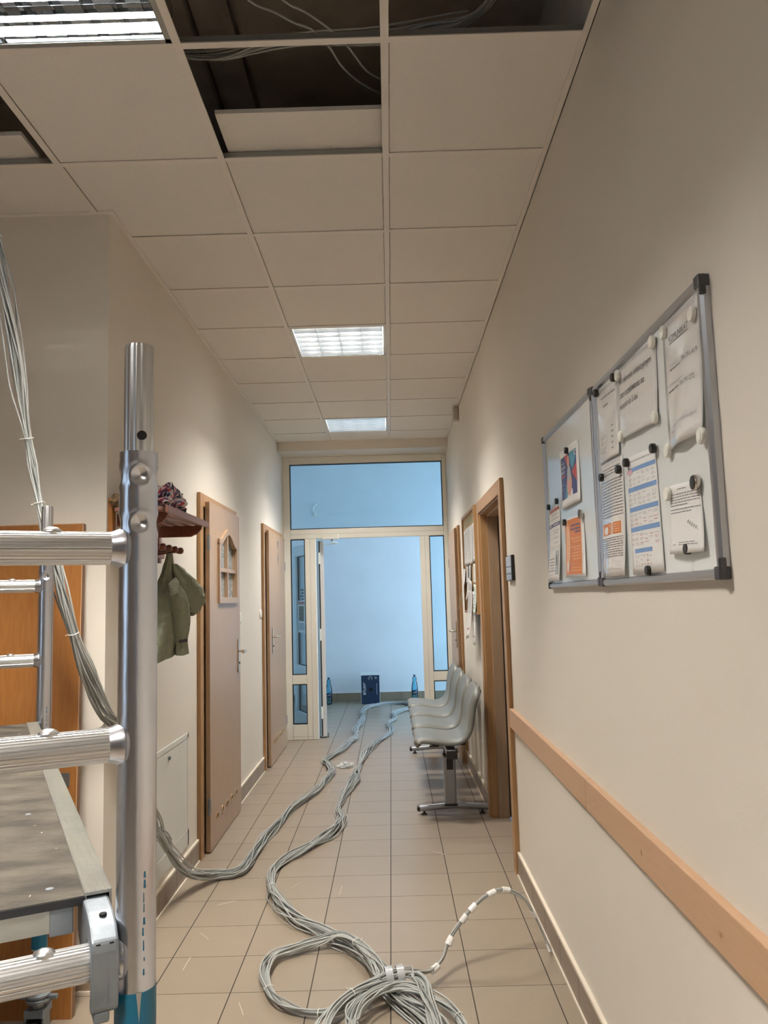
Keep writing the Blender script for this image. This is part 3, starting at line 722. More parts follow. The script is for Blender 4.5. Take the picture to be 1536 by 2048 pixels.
p = Sheet('letter', [(1.690,1.640), (1.527,1.632), (1.508,1.489), (1.696,1.494)], 'letter with typed lines and a faint signature, lower near part of the near whiteboard', PAPER, curl=.008, bulge=.005, fold=.001)
p.lines('heading_lettering', INK, [(.30,.60,.075)], .014); p.lines('text_lettering', INK, [(.06,.95,.145), (.04,.97,.185), (.04,.97,.225), (.04,.97,.265), (.04,.62,.305), (.04,.97,.365), (.04,.74,.41)], .013)
sg = MB(); sg.tube([p.P(.62+.25*k/30, .55+.12*k/30+.03*math.sin(k*1.1), .0012) for k in range(31)], .0004, 5); sg.build('signature', INKL, p.t)
p.lines('text_lettering', INK, [(.35,.80,.845), (.35,.85,.875), (.12,.25,.87)], .010)

def magnet(kind, y, z, label):
    k = {'w': (.0150, .008, WPLAST), 'W': (.0165, .009, WPLAST), 'k': (.0115, .011, BLACK), 'S': (.0155, .010, BLACK)}[kind]
    x = SURF-.0045; r, h, m = k
    o = MB().lathe((x, y, z), [(r*.96, 0), (r, h*.35), (r*.97, h*.8), (r*.86, h), (r*.5, h)], 24, axis=(-1,0,0))
    w = {'w': 'white', 'W': 'white', 'k': 'black', 'S': 'chrome-rimmed black'}[kind]
    if kind == 'S':
        t = thing('magnet', label, 'magnet', (x, y, z), 'board magnets')
        MB().lathe((x, y, z), [(r*.96, 0), (r, h*.3), (r, h*.75), (r*.93, h*.95)], 24, axis=(-1,0,0)).build('rim', CHROME, t, smooth=True)
        MB().lathe((x, y, z), [(r*.90, h*.7), (r*.88, h*1.02), (r*.5, h*1.1)], 24, axis=(-1,0,0)).build('face', BLACK, t, smooth=True)
        return t
    if kind == 'W':
        t = thing('magnet', label, 'magnet', (x, y, z), 'board magnets')
        o.build('body', m, t, smooth=True)
        MB().lathe((x, y, z), [(r*.66, h), (r*.62, h+.0012), (r*.5, h+.0012)], 24, axis=(-1,0,0)).build('inset', PAPER, t, smooth=True)
        return t
    return tag(o.build('magnet', m, None, smooth=True), label, 'magnet', 'board magnets')
for k, y, z, l in [
    ('w', 1.723, 1.971, 'white magnet on the top near corner of the W okresie notice'), ('w', 1.650, 1.968, 'white magnet on the top far corner of the KOMUNIKAT sheet'),
    ('w', 1.490, 1.950, 'white magnet on the top near corner of the KOMUNIKAT sheet'), ('w', 1.993, 1.972, 'white magnet on the top far corner of the W okresie notice'),
    ('w', 1.735, 1.803, 'white magnet on the bottom near corner of the W okresie notice'), ('w', 1.995, 1.812, 'white magnet on the bottom far corner of the W okresie notice'),
    ('w', 1.670, 1.714, 'white magnet at the bottom far corner of the KOMUNIKAT sheet'), ('w', 1.688, 1.623, 'white magnet on the upper far corner of the typed letter'),
    ('W', 1.484, 1.708, 'large ringed white magnet at the bottom near corner of the KOMUNIKAT sheet'),
    ('k', 2.026, 1.976, 'black magnet tucked beside the topmost white one of the W okresie notice'), ('k', 2.200, 1.980, 'black magnet at the top of the list of times, by the joint of the boards'),
    ('k', 1.962, 1.739, 'black magnet on the top far corner of the blue-banded schedule'), ('k', 1.757, 1.736, 'black magnet on the top near corner of the blue-banded schedule'),
    ('k', 2.031, 1.733, 'black magnet on the top near corner of the long typed sheet'), ('k', 1.842, 1.465, 'black magnet at the foot of the blue-banded schedule'),
    ('k', 1.592, 1.499, 'black magnet at the foot of the typed letter'), ('S', 1.530, 1.625, 'black magnet with a chrome rim on the typed letter'),
    ('k', 2.605, 1.891, 'black magnet at the top of the dark blue poster'), ('k', 2.795, 1.744, 'black magnet on the near top corner of the white leaflet'),
    ('k', 2.940, 1.739, 'black magnet on the far top corner of the white leaflet'), ('k', 2.690, 1.658, 'black magnet on the far top corner of the orange flyer'),
    ('S', 2.458, 1.662, 'black magnet with a chrome rim on the orange flyer'), ('k', 2.195, 1.737, 'black magnet on the top far corner of the long typed sheet')]:
    magnet(k, y, z, l)

# room sign
t = thing('room_sign', 'small grey room sign with three inserts beside the open doorway', 'sign', (XR-.008, 4.03, 1.49))
MB().box(XR-.016, XR, 3.945, 4.125, 1.490, 1.617).build('holder', BLACK, t, bev=.002)
for z0, z1, m in ((1.562, 1.612, mat('sign_lilac', (.50,.50,.56), .3)), (1.527, 1.557, mat('sign_grey', (.45,.50,.50), .3)), (1.494, 1.522, mat('sign_steel', (.36,.38,.42), .3))):
    q = MB().box(XR-.0175, XR-.0155, 3.952, 4.118, z0, z1).build('insert', m, t)
    r_ = MB()
    for k in range(2): r_.box(XR-.0181, XR-.0176, 4.0-.02*k, 4.09, z1-.016-.012*k, z1-.012-.012*k)
    r_.build('lettering', INKL, q)

# cork notice board and its papers
CX = XR-.030
t = thing('cork_board', 'framed cork notice board packed with papers between the open doorway and the far door', 'notice board', (XR-.02, 5.88, 1.285))
c0, c1, cz0, cz1 = 5.425, 6.345, 1.290, 2.045
MB().box(XR-.022, XR-.002, c0+.02, c1-.02, cz0+.02, cz1-.02).build('panel', CORK, t)
f = MB()
for b in ((c0, c0+.022, cz0, cz1), (c1-.022, c1, cz0, cz1), (c0+.022, c1-.022, cz0, cz0+.022), (c0+.022, c1-.022, cz1-.022, cz1)): f.box(XR-.036, XR, *b)
f.build('frame', BEECHD, t, bev=.003)
class T2(Sheet):
    def __init__(s, t, quad): s.q = quad; s.x = XR-.0225; s.d0 = 0; s.b = 0; s.c = 0; s.fold = 0; s.t = t
h = T2(t, [(6.30,2.0), (5.46,1.995), (5.46,1.94), (6.30,1.945)])
h.text('TU', .06, .26, .02, .98, GREENT, .001, 'heading_lettering'); h.text('INFO', .36, .90, .02, .98, GREENT, .001, 'heading_lettering')
cg = 'papers on the cork board'
for k, (a, b, za, zb) in enumerate([(6.30,6.12,1.925,1.66), (6.15,5.98,1.93,1.655), (6.0,5.83,1.93,1.655), (5.86,5.66,1.925,1.65), (5.65,5.46,1.93,1.66)]):
    lab = ['pale sheet pinned on the cork board, upper row, furthest from the camera', 'pale sheet in the cork board\'s upper row, second from the far end', 'pale sheet in the middle of the cork board\'s upper row',
           'pale sheet in the cork board\'s upper row, second from the near end', 'pale sheet in the cork board\'s upper row, nearest the open doorway'][k]
    p = Sheet('paper', [(a,za), (b,za+.004), (b-.005,zb), (a-.01,zb-.004)], lab, PAPER, group=cg, x=XR-.0225, d0=.002+.0015*(k % 2), bulge=.004, curl=.004)
    p.lines('text_lettering', INKL, [(.12, random.uniform(.6,.9), .12+.045*j) for j in range(17)], .012)
low = [('paper', [(6.33,1.635), (6.17,1.63), (6.16,1.40), (6.32,1.305)], 'curled white sheets at the far edge of the cork board, lower row', PAPER, .012, .05),
       ('paper', [(6.14,1.655), (6.02,1.655), (6.02,1.52), (6.14,1.515)], 'small white card below the upper row of the cork board', PAPER, .006, .006),
       ('paper', [(6.10,1.53), (5.96,1.53), (5.95,1.40), (6.09,1.37)], 'white slip in the middle of the cork board, lower row', PAPER, .009, .02),
       ('paper', [(5.93,1.64), (5.80,1.645), (5.80,1.54), (5.93,1.535)], 'little pinkish card with a red pin on the cork board', PAPER, .008, .004),
       ('hanging_list', [(5.90,1.555), (5.66,1.52), (5.64,1.13), (5.90,1.10)], 'long printed list hanging out below the cork board frame', PAPER, .020, .035),
       ('hanging_list', [(5.71,1.45), (5.57,1.45), (5.57,1.075), (5.69,1.08)], 'thin strip of paper hanging behind the long list, below the cork board', PAPER, .014, .006),
       ('leaflet', [(5.62,1.50), (5.465,1.495), (5.455,1.295), (5.60,1.30)], 'pale green leaflet at the lower near corner of the cork board', PAPERG, .010, .015),
       ('paper', [(5.64,1.645), (5.47,1.64), (5.47,1.505), (5.64,1.515)], 'white card above the green leaflet on the cork board', PAPER, .005, .004)]
for n_, q, lab, m_, d0, cu in low:
    p = Sheet(n_, q, lab, m_, group=cg, x=XR-.0225, d0=d0, bulge=.005, curl=cu, fold=.003 if n_ == 'hanging_list' else 0)
    if n_ == 'hanging_list':
        p.patch('grey_block', INKL, .15, .9, .05, .18); p.lines('text_lettering', INK, [(.2,.85,.24+.035*j) for j in range(10)], .012); p.lines('red_lettering', REDT, [(.3,.8,.84)], .03)
    else: p.lines('text_lettering', INKL if m_ is PAPER else INK, [(.2, random.uniform(.6,.9), .15+.11*j) for j in range(7)], .022)
# alarm sensor box under the ceiling
t = thing('motion_detector', 'small beige sensor box high on the right wall, touching the ceiling edge', 'sensor', (XR-.025, 6.62, 2.885))
MB().box(XR-.05, XR, 6.57, 6.67, 2.905, 3.018).build('body', mat('beige_plastic', (.50,.45,.38), .5), t, bev=.006)
MB().box(XR-.046, XR, 6.575, 6.665, 2.885, 2.905).build('lens', WPLAST, t, bev=.003)
# ================================================================== BENCH
t = thing('waiting_bench', 'row of four grey plastic waiting seats on a silver beam along the right wall', 'bench', (.37, 6.2, 0))
prof = catmull([(.140,0,.462), (.119,0,.486), (.122,0,.513), (.158,0,.529), (.24,0,.526), (.33,0,.513), (.395,0,.514), (.440,0,.540), (.466,0,.595), (.480,0,.670), (.497,0,.745), (.522,0,.805), (.542,0,.832), (.560,0,.828)], .012)
NP = len(prof)
def seat_fn(yc):
    def fn(u, v):
        i = v*(NP-1); i0 = min(int(i), NP-2); fr_ = i-i0; q = prof[i0].lerp(prof[i0+1], fr_)
        tg = (prof[i0+1]-prof[i0]).normalized(); n = Vector((tg.z, 0, -tg.x))
        s = 2*u-1; a = abs(s)
        hw = .228
        if v > .86: k = (v-.86)/.14; hw *= 1-.30*k*k*k
        if v < .10: k = (.10-v)/.10; hw *= 1-.05*k*k
        roll = max(0, (a-.80)/.20)
        d = .034*roll**2.2 + .010*(1-a*a) - (.0 if v < .4 else 0)
        back = max(0, min(1, (v-.62)/.2))
        d -= back*.016*a*a*(1-roll)         # shallow hollow of the back
        lim = hw*(1-.02*roll*roll)
        return (q.x+n.x*d, yc+s*lim, q.z+n.z*d)
    return fn
for k in range(4):
    yc = 5.365+.55*k
    s = MB().grid(seat_fn(yc), 26, 44).build('seat', SEAT, t, smooth=True, solid=.006, ang=80)
    pl = MB().box(.24, .46, yc-.07, yc+.07, .452, .468).box(.29, .42, yc-.05, yc+.05, .468, .50)
    pl.build('seat_bracket', BLACK, t, bev=.004)
MB().box(.325, .385, 5.10, 7.60, .408, .452).build('beam', SILVER, t, bev=.006)
for y in (5.092, 7.60): MB().box(.320, .390, y, y+.008, .404, .456).build('beam_cap', BLACK, t, bev=.002)
for y in (5.385, 7.45):
    lg = MB().box(.315, .395, y-.022, y+.022, .062, .372).build('leg', SILVER, t, bev=.010, bseg=3)
    MB().box(.335, .378, y-.0235, y-.0215, .285, .368).build('dark_insert', GASKET, lg)
    MB().box(.311, .399, y-.026, y+.026, .372, .392).box(.318, .392, y-.03, y+.03, .392, .412).build('collar', BLACK, lg, bev=.008)
    MB().box(.312, .400, y-.027, y+.027, .054, .066).build('base_collar', BLACK, lg, bev=.004)
    pts = [(.150, y, .040), (.22, y, .043), (.30, y, .049), (.37, y, .052), (.45, y, .051), (.53, y, .046), (.600, y, .040)]
    ft = MB().tube(catmull(pts, .02), .02, 16, prof=lambda a, i: 1.15 if False else 1)
    ft.build('foot_bar', SILVER, lg, smooth=True, ang=60)
    MB().lathe((.152, y, .040), [(.0215, 0), (.0215, .010), (.017, .018), (.008, .020)], 18, axis=(-1,0,0)).build('end_cap', BLACK, lg, smooth=True)
    MB().lathe((.598, y, .040), [(.0215, 0), (.0215, .006), (.010, .010)], 18, axis=(1,0,0)).build('end_cap', BLACK, lg, smooth=True)
    for x in (.180, .560): MB().lathe((x, y, 0), [(.020, 0), (.020, .006), (.008, .012), (.008, .024)], 18).build('levelling_foot', BLACK, lg, smooth=True)
    if y < 6: MB().box(.205, .228, y-.012, y+.012, .0625, .0645).build('price_sticker', PAPER, lg)

# ================================================================== LEFT WALL
# access hatch
t = thing('access_hatch', 'white metal access hatch low in the left wall before the arched-window door', 'hatch', (XL+.005, 3.92, .15))
y0, y1, z0, z1 = 3.50, 4.345, .152, .732
f = MB()
for b in ((y0, y0+.022, z0, z1), (y1-.022, y1, z0, z1), (y0, y1, z1-.028, z1), (y0, y1, z0, z0+.085)): f.box(XL, XL+.008, *b)
f.build('frame', HATCH, t, bev=.002)
MB().box(XL, XL+.0065, y0+.024, y1-.024, z0+.088, z1-.031).build('door', HATCH, t, bev=.0015)
MB().lathe((XL+.006, 3.965, .672), [(.011, 0), (.011, .006), (.008, .010), (.004, .011)], 16, axis=(1,0,0)).build('lock', GALV, t, smooth=True)
# light switches
for y, z, rnd, lab in ((5.83, 1.306, 0, 'white light switch right of the arched-window door'), (6.76, 1.315, 1, 'white round-edged switch just left of the toilet door')):
    t = thing('light_switch', lab, 'light switch', (XL, y, z-.04), 'light switches')
    if rnd: MB().lathe((XL, y, z), [(.041, 0), (.041, .006), (.034, .011)], 28, axis=(1,0,0)).build('plate', WPLAST, t, smooth=True)
    else: MB().box(XL, XL+.010, y-.041, y+.041, z-.041, z+.041).build('plate', WPLAST, t, bev=.004)
    MB().box(XL+.009, XL+.014, y-.024, y+.024, z-.027, z+.027).build('rocker', WPLAST, t, bev=.003)

# coat rack with slatted hat shelf
t = thing('coat_rack', 'red-stained wooden coat rack with a slatted hat shelf, on the left wall', 'coat rack', (XL+.02, 3.46, 1.615))
for y in (3.135, 3.455, 3.775):
    MB().box(XL, XL+.018, y-.020, y+.020, 1.615, 1.845).build('wall_batten', MAHOGL if y > 3.2 else ORANGE, t, bev=.003)
for y in (3.165, 3.745):        # shaped brackets
    pts = [(XL+.018, y, 1.735), (XL+.17, y, 1.735), (XL+.20, y, 1.748), (XL+.222, y, 1.772), (XL+.225, y, 1.788), (XL+.018, y, 1.788)]
    MB().prism(pts, (0, .018, 0)).build('bracket', MAHOG, t, bev=.003)
for k in range(4):
    x = XL+.03+.052*k
    MB().box(x, x+.036, 3.10, 3.80, 1.788, 1.805).build('slat', MAHOGL, t, bev=.003)
MB().box(XL+.232, XL+.245, 3.10, 3.80, 1.780, 1.810).build('front_slat', MAHOGL, t, bev=.003)
MB().box(XL+.018, XL+.034, 3.11, 3.79, 1.636, 1.680).build('peg_rail', MAHOGL, t, bev=.003)
pegs = [3.20+.095*k for k in range(6)]
for y in pegs:
    MB().lathe((XL+.034, y, 1.655), [(.010, 0), (.008, .020), (.008, .085), (.013, .094), (.016, .106), (.014, .116), (.006, .121)], 16, axis=(1, 0, .09)).build('peg', MAHOG, t, smooth=True)

def lump(c, r, amp, sc_, seed, nu=40, nv=24, flat=None):
    mb = MB(); c = Vector(c)
    def fn(u, v):
        th, ph = 2*PI*u, PI*(v-.5)
        d = Vector((math.cos(ph)*math.cos(th), math.cos(ph)*math.sin(th), math.sin(ph)))
        k = 1+amp*noise.noise(d*sc_+Vector((seed, 0, 0)))+.5*amp*noise.noise(d*sc_*2.3+Vector((0, seed, 0)))
        p = c+Vector((d.x*r[0], d.y*r[1], d.z*r[2]))*k
        if flat is not None and p.z < flat: p.z = flat
        return p
    return mb.grid(fn, nu, nv)
sz = 1.8065
tag(lump((XL+.16, 3.32, sz+.045), (.075, .16, .06), .45, 2.6, 4, 60, 40, sz).build('scarf', SCARF, None, smooth=True), 'crumpled navy, white and red printed scarf on the coat rack shelf', 'scarf')
tag(lump((XL+.11, 3.57, sz+.035), (.07, .10, .055), .28, 2.2, 9, 48, 30, sz).build('woolly_hat', BLACKC, None, smooth=True), 'black cloth hat lying on the coat rack shelf behind the scarf', 'hat')
tag(lump((XL+.035, 3.13, sz+.025), (.03, .03, .03), .4, 2.4, 21, 30, 20, sz).build('glove', BROWNC, None, smooth=True), 'small brown knitted bundle at the near end of the coat rack shelf', 'glove')

# khaki jacket hung by its collar from the last peg
t = thing('jacket', 'khaki jacket hanging from the coat rack beside the arched-window door', 'jacket', (-1.03, 3.62, 1.165))
hx_, hy_, hz_ = -.995, pegs[4], 1.655
def loft(rings, seg=28, folds=0, seed=0, amp=.0, cap=True):
    """rings: (x, y, z, half-x, half-y, tilt along y)"""
    mb = MB(); R = catmull([(r[0], r[1], r[2]) for r in rings], .012); n = len(R)
    def par(i, j):
        f = i/(n-1)*(len(rings)-1); a = min(int(f), len(rings)-2); w = f-a; w = w*w*(3-2*w)
        return rings[a][j]*(1-w)+rings[a+1][j]*w
    vs = []
    for i in range(n):
        for k in range(seg):
            a = 2*PI*k/seg; rx, ry, tl = par(i, 3), par(i, 4), par(i, 5)
            g = 1+amp*math.sin(folds*a+seed+3.*noise.noise(Vector((seed, i*.06, 0)))) + 1.6*amp*noise.noise(Vector((math.cos(a)*1.7, math.sin(a)*1.7+seed, R[i].z*16))) + .9*amp*(1-abs(2*noise.noise(Vector((math.cos(a)*3.2+seed, math.sin(a)*3.2, R[i].z*30)))))
            dy = ry*math.sin(a)*g
            vs.append((R[i].x+rx*math.cos(a)*g, R[i].y+dy, R[i].z+tl*dy/max(ry, .01)))
    fs = [(i*seg+k, i*seg+(k+1) % seg, (i+1)*seg+(k+1) % seg, (i+1)*seg+k) for i in range(n-1) for k in range(seg)]
    mb.add(vs, fs)
    if cap: mb.f += [tuple(range(seg-1, -1, -1)), tuple((n-1)*seg+k for k in range(seg))]; mb.mi += [0, 0]
    return mb
body = loft([(hx_-.004, hy_, 1.648, .012, .018, 0), (hx_-.005, hy_-.005, 1.61, .020, .034, 0), (-1.010, hy_-.005, 1.55, .036, .060, 0), (-1.018, hy_-.01, 1.47, .052, .110, 0), (-1.030, hy_, 1.36, .058, .150, 0),
             (-1.036, hy_+.01, 1.26, .056, .175, .006), (-1.040, hy_+.02, 1.185, .052, .195, .018)], 44, 7, 1.3, .085)
body.build('body', KHAKI, t, smooth=True, ang=70)
hood = loft([(-.985, hy_+.020, 1.600, .016, .026, 0), (-.972, hy_+.055, 1.560, .036, .050, .01), (-.948, hy_+.090, 1.50, .052, .066, .02), (-.925, hy_+.120, 1.445, .060, .075, .03), (-.917, hy_+.128, 1.405, .054, .068, .036), (-.920, hy_+.120, 1.385, .030, .036, .02)], 36, 5, 3.1, .10)
hood.build('hood', KHAKI, t, smooth=True, ang=70)
slv = loft([(-.972, hy_-.035, 1.50, .030, .034, 0), (-.958, hy_-.020, 1.43, .044, .048, 0), (-.952, hy_+.005, 1.36, .045, .050, 0), (-.954, hy_+.025, 1.29, .041, .046, 0), (-.955, hy_+.040, 1.235, .038, .042, .005), (-.955, hy_+.045, 1.222, .028, .031, .005), (-.955, hy_+.048, 1.195, .030, .034, .008)], 30, 6, .4, .06)
so = slv.build('sleeve', KHAKI, t, smooth=True, ang=70)
lp = loft([(-.965, hy_-.075, 1.520, .008, .055, .018), (-.955, hy_-.075, 1.495, .012, .060, .018), (-.952, hy_-.075, 1.470, .010, .060, .016)], 20, 3, 2., .05)
lp.build('collar_flap', KHAKI, t, smooth=True, ang=70)
MB().lathe((-.957, hy_-.072, 1.489), [(.007, 0), (.007, .004), (.004, .006)], 14, axis=(.6,-.8,0)).build('snap_button', BLACK, t, smooth=True)
MB().obox((-.951, hy_-.018, 1.245), (.030, .028, .004), (.002, -.002, 0), (0, 0, .014)).build('cuff_tab', BLACK, so)
MB().tube(catmull([(hx_-.003, hy_-.010, 1.640), (hx_-.004, hy_-.012, 1.668), (hx_-.005, hy_, 1.677), (hx_-.004, hy_+.012, 1.668), (hx_-.003, hy_+.010, 1.640)], .006), .0022, 8).build('hanging_loop', BLACKC, t, smooth=True)

# ================================================================== SCAFFOLD
U = Vector((-.453, .8915, 0)); V = Vector((-.8915, -.453, 0))      # along the platform, across it
O1 = Vector((-.3285, 1.03, 0)); O2 = O1 + U*1.852
RT_ = .0243
def frame(o, label, low):
    t = thing('scaffold_ladder', label, 'scaffold', (o.x, o.y, 0), 'aluminium scaffold end frames')
    for side in (0, 1):
        p = o + V*(.74*side)
        rings = []; zs = [low]
        zz = [low, .60, .90] + [1.30+.06*k for k in range(4)] + [1.485+.0022*k for k in range(61)]
        seg = 96
        mb = MB(); a0 = math.atan2(-p.y, -p.x+.10)
        vs = []
        for z in zz:
            for k in range(seg):
                a = 2*PI*k/seg; d = 0
                for zc_ in (1.585, 1.523):
                    for q in range(4):
                        da = (a-a0-PI/2*q+PI) % (2*PI)-PI
                        rho2 = (da*RT_)**2+(z-zc_)**2
                        d += -.0060*math.exp(-rho2/(.0078**2)) + .0012*math.exp(-((math.sqrt(rho2)-.0135)/.004)**2)
                r = RT_+d
                vs.append((p.x+r*math.cos(a), p.y+r*math.sin(a), z))
        n = len(zz)
        mb.add(vs, [(i*seg+k, i*seg+(k+1) % seg, (i+1)*seg+(k+1) % seg, (i+1)*seg+k) for i in range(n-1) for k in range(seg)])
        mb.f.append(tuple((n-1)*seg+k for k in range(seg))); mb.mi.append(0)
        pole = mb.build('pole', ALU, t, smooth=True, ang=60)
        # fluted spigot
        def flute(a, i): return 1+.030*math.copysign(abs(math.cos(13*a))**.7, math.cos(13*a))
        MB().tube([(p.x, p.y, 1.612), (p.x, p.y, 1.757), (p.x, p.y, 1.763)], .0186, 104, prof=flute, radii=[.0186, .0186, .0172]).build('spigot', ALUR, pole, smooth=True, ang=25)
        d = Vector((math.cos(a0+.12), math.sin(a0+.12), 0)); hp = p + d*.0178
        MB().lathe((hp.x, hp.y, 1.638), [(.0062, 0), (.0062, .0018), (.0020, .0019)], 18, axis=(d.x, d.y, 0)).build('pin_hole', DARK, pole)
        # teal painted lower end
        MB().lathe((p.x, p.y, .33), [(RT_+.0006, 0), (RT_+.0006, .622)], 40).build('painted_end', TEAL, pole, smooth=True)
        tp = p + d*(RT_+.0006)
        pv = Vector((-d.y, d.x, 0))
        if side == 0:
            MB().add([tp+pv*.002+Vector((0,0,.953)), tp-pv*.0045+Vector((0,0,.953)), tp-pv*.002+Vector((0,0,.93)), tp-pv*.0008+Vector((0,0,.918)), tp+Vector((0,0,.93))], [(0,1,2,3,4)]).build('paint_run', ALUD, pole)
            sp_ = MB(); rr = random.Random(3)
            for k in range(9):
                z = .97+.014*k+rr.uniform(0, .006); w = rr.uniform(.0006, .0016); h_ = rr.uniform(.004, .012); an = a0+.30+rr.uniform(-.05, .05)
                d2 = Vector((math.cos(an), math.sin(an), 0)); q = p+d2*(RT_+.0003); tv = Vector((-d2.y, d2.x, 0))
                sp_.add([q-tv*w+Vector((0,0,z)), q+tv*w+Vector((0,0,z)), q+tv*w*.6+Vector((0,0,z+h_)), q-tv*w*.7+Vector((0,0,z+h_))], [(0,1,2,3)])
            sp_.build('teal_stain', TEAL, pole)
        # adjustable leg and castor
        lg = MB().lathe((p.x, p.y, .15), [(.0175, 0), (.0175, .20)], 24).build('spindle', ALUD, t, smooth=True)
        MB().lathe((p.x, p.y, .165), [(.024, 0), (.038, .004), (.038, .012), (.032, .016), (.038, .020), (.038, .026), (.024, .032)], 28).build('adjusting_nut', GALV, lg, smooth=True)
        for k in range(2): MB().obox((p.x-.062+.094*k, p.y-.008, .172), (.03, 0, 0), (0, .016, 0), (0, 0, .014)).build('nut_wing', GALV, lg, bev=.003)
        MB().obox((p.x-.03, p.y-.035, .128), (.06, 0, 0), (0, .07, 0), (0, 0, .022)).obox((p.x-.03, p.y-.03, .05), (.006, 0, 0), (0, .05, 0), (0, 0, .08)).obox((p.x+.024, p.y-.03, .05), (.006, 0, 0), (0, .05, 0), (0, 0, .08)).build('castor_fork', GALV, lg)
        MB().lathe((p.x-.018, p.y, .062), [(.054, 0), (.062, .006), (.062, .030), (.054, .036)], 30, axis=(1,0,0)).build('castor_wheel', BLACK, lg, smooth=True)
    def ribs(a, i): return 1+.040*(1 if math.cos(30*a) > 0 else -1)
    for z in (1.491, 1.244, .990, .74, .49):
        if z < low+.1: continue
        a, b = o+V*(RT_-.004), o+V*(.74-RT_+.004)
        rg = MB().tube([(a.x, a.y, z), (b.x, b.y, z)], .0205, 120, prof=ribs).build('rung', ALUR, t, smooth=True, ang=20)
        for q, s in ((o, 1), (o+V*.74, -1)):
            c = q+V*(s*(RT_-.006)); MB().lathe((c.x, c.y, z), [(.0268, 0), (.0258, .005), (.0232, .011), (.0214, .017)], 30, axis=V*s).build('weld', ALU, rg, smooth=True, ang=60)
        for k in (.105, .40):
            c = o+V*k; lump((c.x, c.y, z+.0195), (.013, .011, .0075), .08, 2, k, 20, 12).build('crimp', ALUR, rg, smooth=True)
    return t
frame(O1, 'near aluminium scaffold frame with the thick foreground post and ribbed rungs', .325)
frame(O2, 'far aluminium scaffold frame standing in front of the orange beech panel', .325)
# platform hooked over the rungs
t = thing('scaffold_platform', 'dirty plywood scaffold platform with aluminium side rails hooked between the frames', 'scaffold platform', O1+U*.93+V*.37+Vector((0,0,.95)))
ZD = 1.050
def at(u, v, z): return O1 + U*u + V*v + Vector((0,0,z))
def ob(mb, u0, u1, v0, v1, z0, z1): return mb.obox(at(u0,v0,z0), U*(u1-u0), V*(v1-v0), (0,0,z1-z0))
v0_, v1_ = .020, .70
ob(MB(), .066, 1.80, v0_+.033, v1_-.033, ZD-.013, ZD-.003).build('deck', DECK, t)
ob(MB(), .0645, .066, v0_+.033, v1_-.033, ZD-.014, ZD-.004).build('deck_edge', GASKET, t)
for va, vb in ((v0_, v0_+.034), (v1_-.034, v1_)):
    # ribbed C profile
    pr = []; n = 15
    for k in range(n*2+1):
        w = va+(vb-va)*k/(n*2); pr.append((w, ZD+(.0006 if k % 2 else -.0006)))
    poly = [at(.066, w, z) for w, z in pr] + [at(.066, vb, ZD-.014), at(.066, vb-.003, ZD-.014), at(.066, vb-.003, ZD-.004), at(.066, va+.003, ZD-.004), at(.066, va+.003, ZD-.075), at(.066, va, ZD-.075)]
    MB().prism(poly, U*1.735).build('side_rail', ALUD, t)
ob(MB(), .070, .11, v0_+.05, v1_-.05, ZD-.043, ZD-.015).build('end_beam', ALUD, t)
ob(MB(), 1.75, 1.79, v0_+.05, v1_-.05, ZD-.043, ZD-.015).build('end_beam', ALUD, t)
ob(MB(), .0685, .072, v0_+.046, v0_+.075, ZD-.048, ZD-.012).build('weld_plate', GALV, t, bev=.003)
def hook(u0, s, va, vb):
    zc_ = .990; r = .0225
    out = [(.125, ZD-.006), (.02, ZD-.009), (-.012, ZD-.016), (-.029, ZD-.028), (-.032, ZD-.040), (-.032, .945), (-.024, .940)]
    inn = [(-.0235, .985)] + [(r*math.cos(PI-PI*k/10), zc_+.001+r*math.sin(PI-PI*k/10)) for k in range(11)] + [(.0235, .962), (.04, .962), (.125, .985)]
    hk = MB().prism([at(u0+s*a, va, z) for a, z in out+inn], V*(vb-va)).build('hook', GALV, t, bev=.0035)
    if s > 0:
        for w in (va+.006, vb-.011): MB().obox(at(-.0300, w, ZD-.042), U*.006-Vector((0,0,.004)), V*.005, (0,0,.012)).build('slot', DARK, hk)
        c = at(-.012+.02, (va+vb)/2-.002, ZD-.0095)
        MB().lathe((c.x, c.y, c.z-.002), [(.0045, 0), (.0045, .0028)], 16).build('pin_hole', DARK, hk)
        MB().obox(at(-.0328, (va+vb)/2-.004, .952), U*.001, V*.0012, (0,0,.045)).build('seam', GALV, hk)
        MB().obox(at(-.030, va+.010, .930), U*.045, V*(vb-va-.014), (0,0,.014)).build('locking_claw', GALV, hk, bev=.003)
for va, vb in ((v0_+.004, v0_+.036), (v1_-.036, v1_-.004)):
    hook(0, 1, va, vb); hook(1.852, -1, va, vb)
for u, w in ((.115, .092), (.55, .10), (1.05, .11), (.5, .4), (1.2, .3)):
    c = at(u, w, ZD-.0031); MB().lathe((c.x, c.y, c.z), [(.0055, 0), (.005, .0009), (.0022, .0010)], 14).build('deck_screw', GALV, t)
sp2 = MB(); rr = random.Random(5)
for k in range(60):
    c = at(rr.uniform(.1, 1.7), rr.uniform(.07, .5), ZD-.0028); a = rr.uniform(0, PI); l_ = rr.uniform(.001, .007); w_ = rr.uniform(.0005, .0018)
    dx_, dy_ = math.cos(a), math.sin(a)
    sp2.add([c+Vector((dx_*l_, dy_*l_, 0)), c+Vector((-dy_*w_, dx_*w_, 0)), c+Vector((-dx_*l_, -dy_*l_, 0)), c+Vector((dy_*w_, -dx_*w_, 0))], [(0,1,2,3)])
sp2.build('plaster_specks', LEDGE, t)

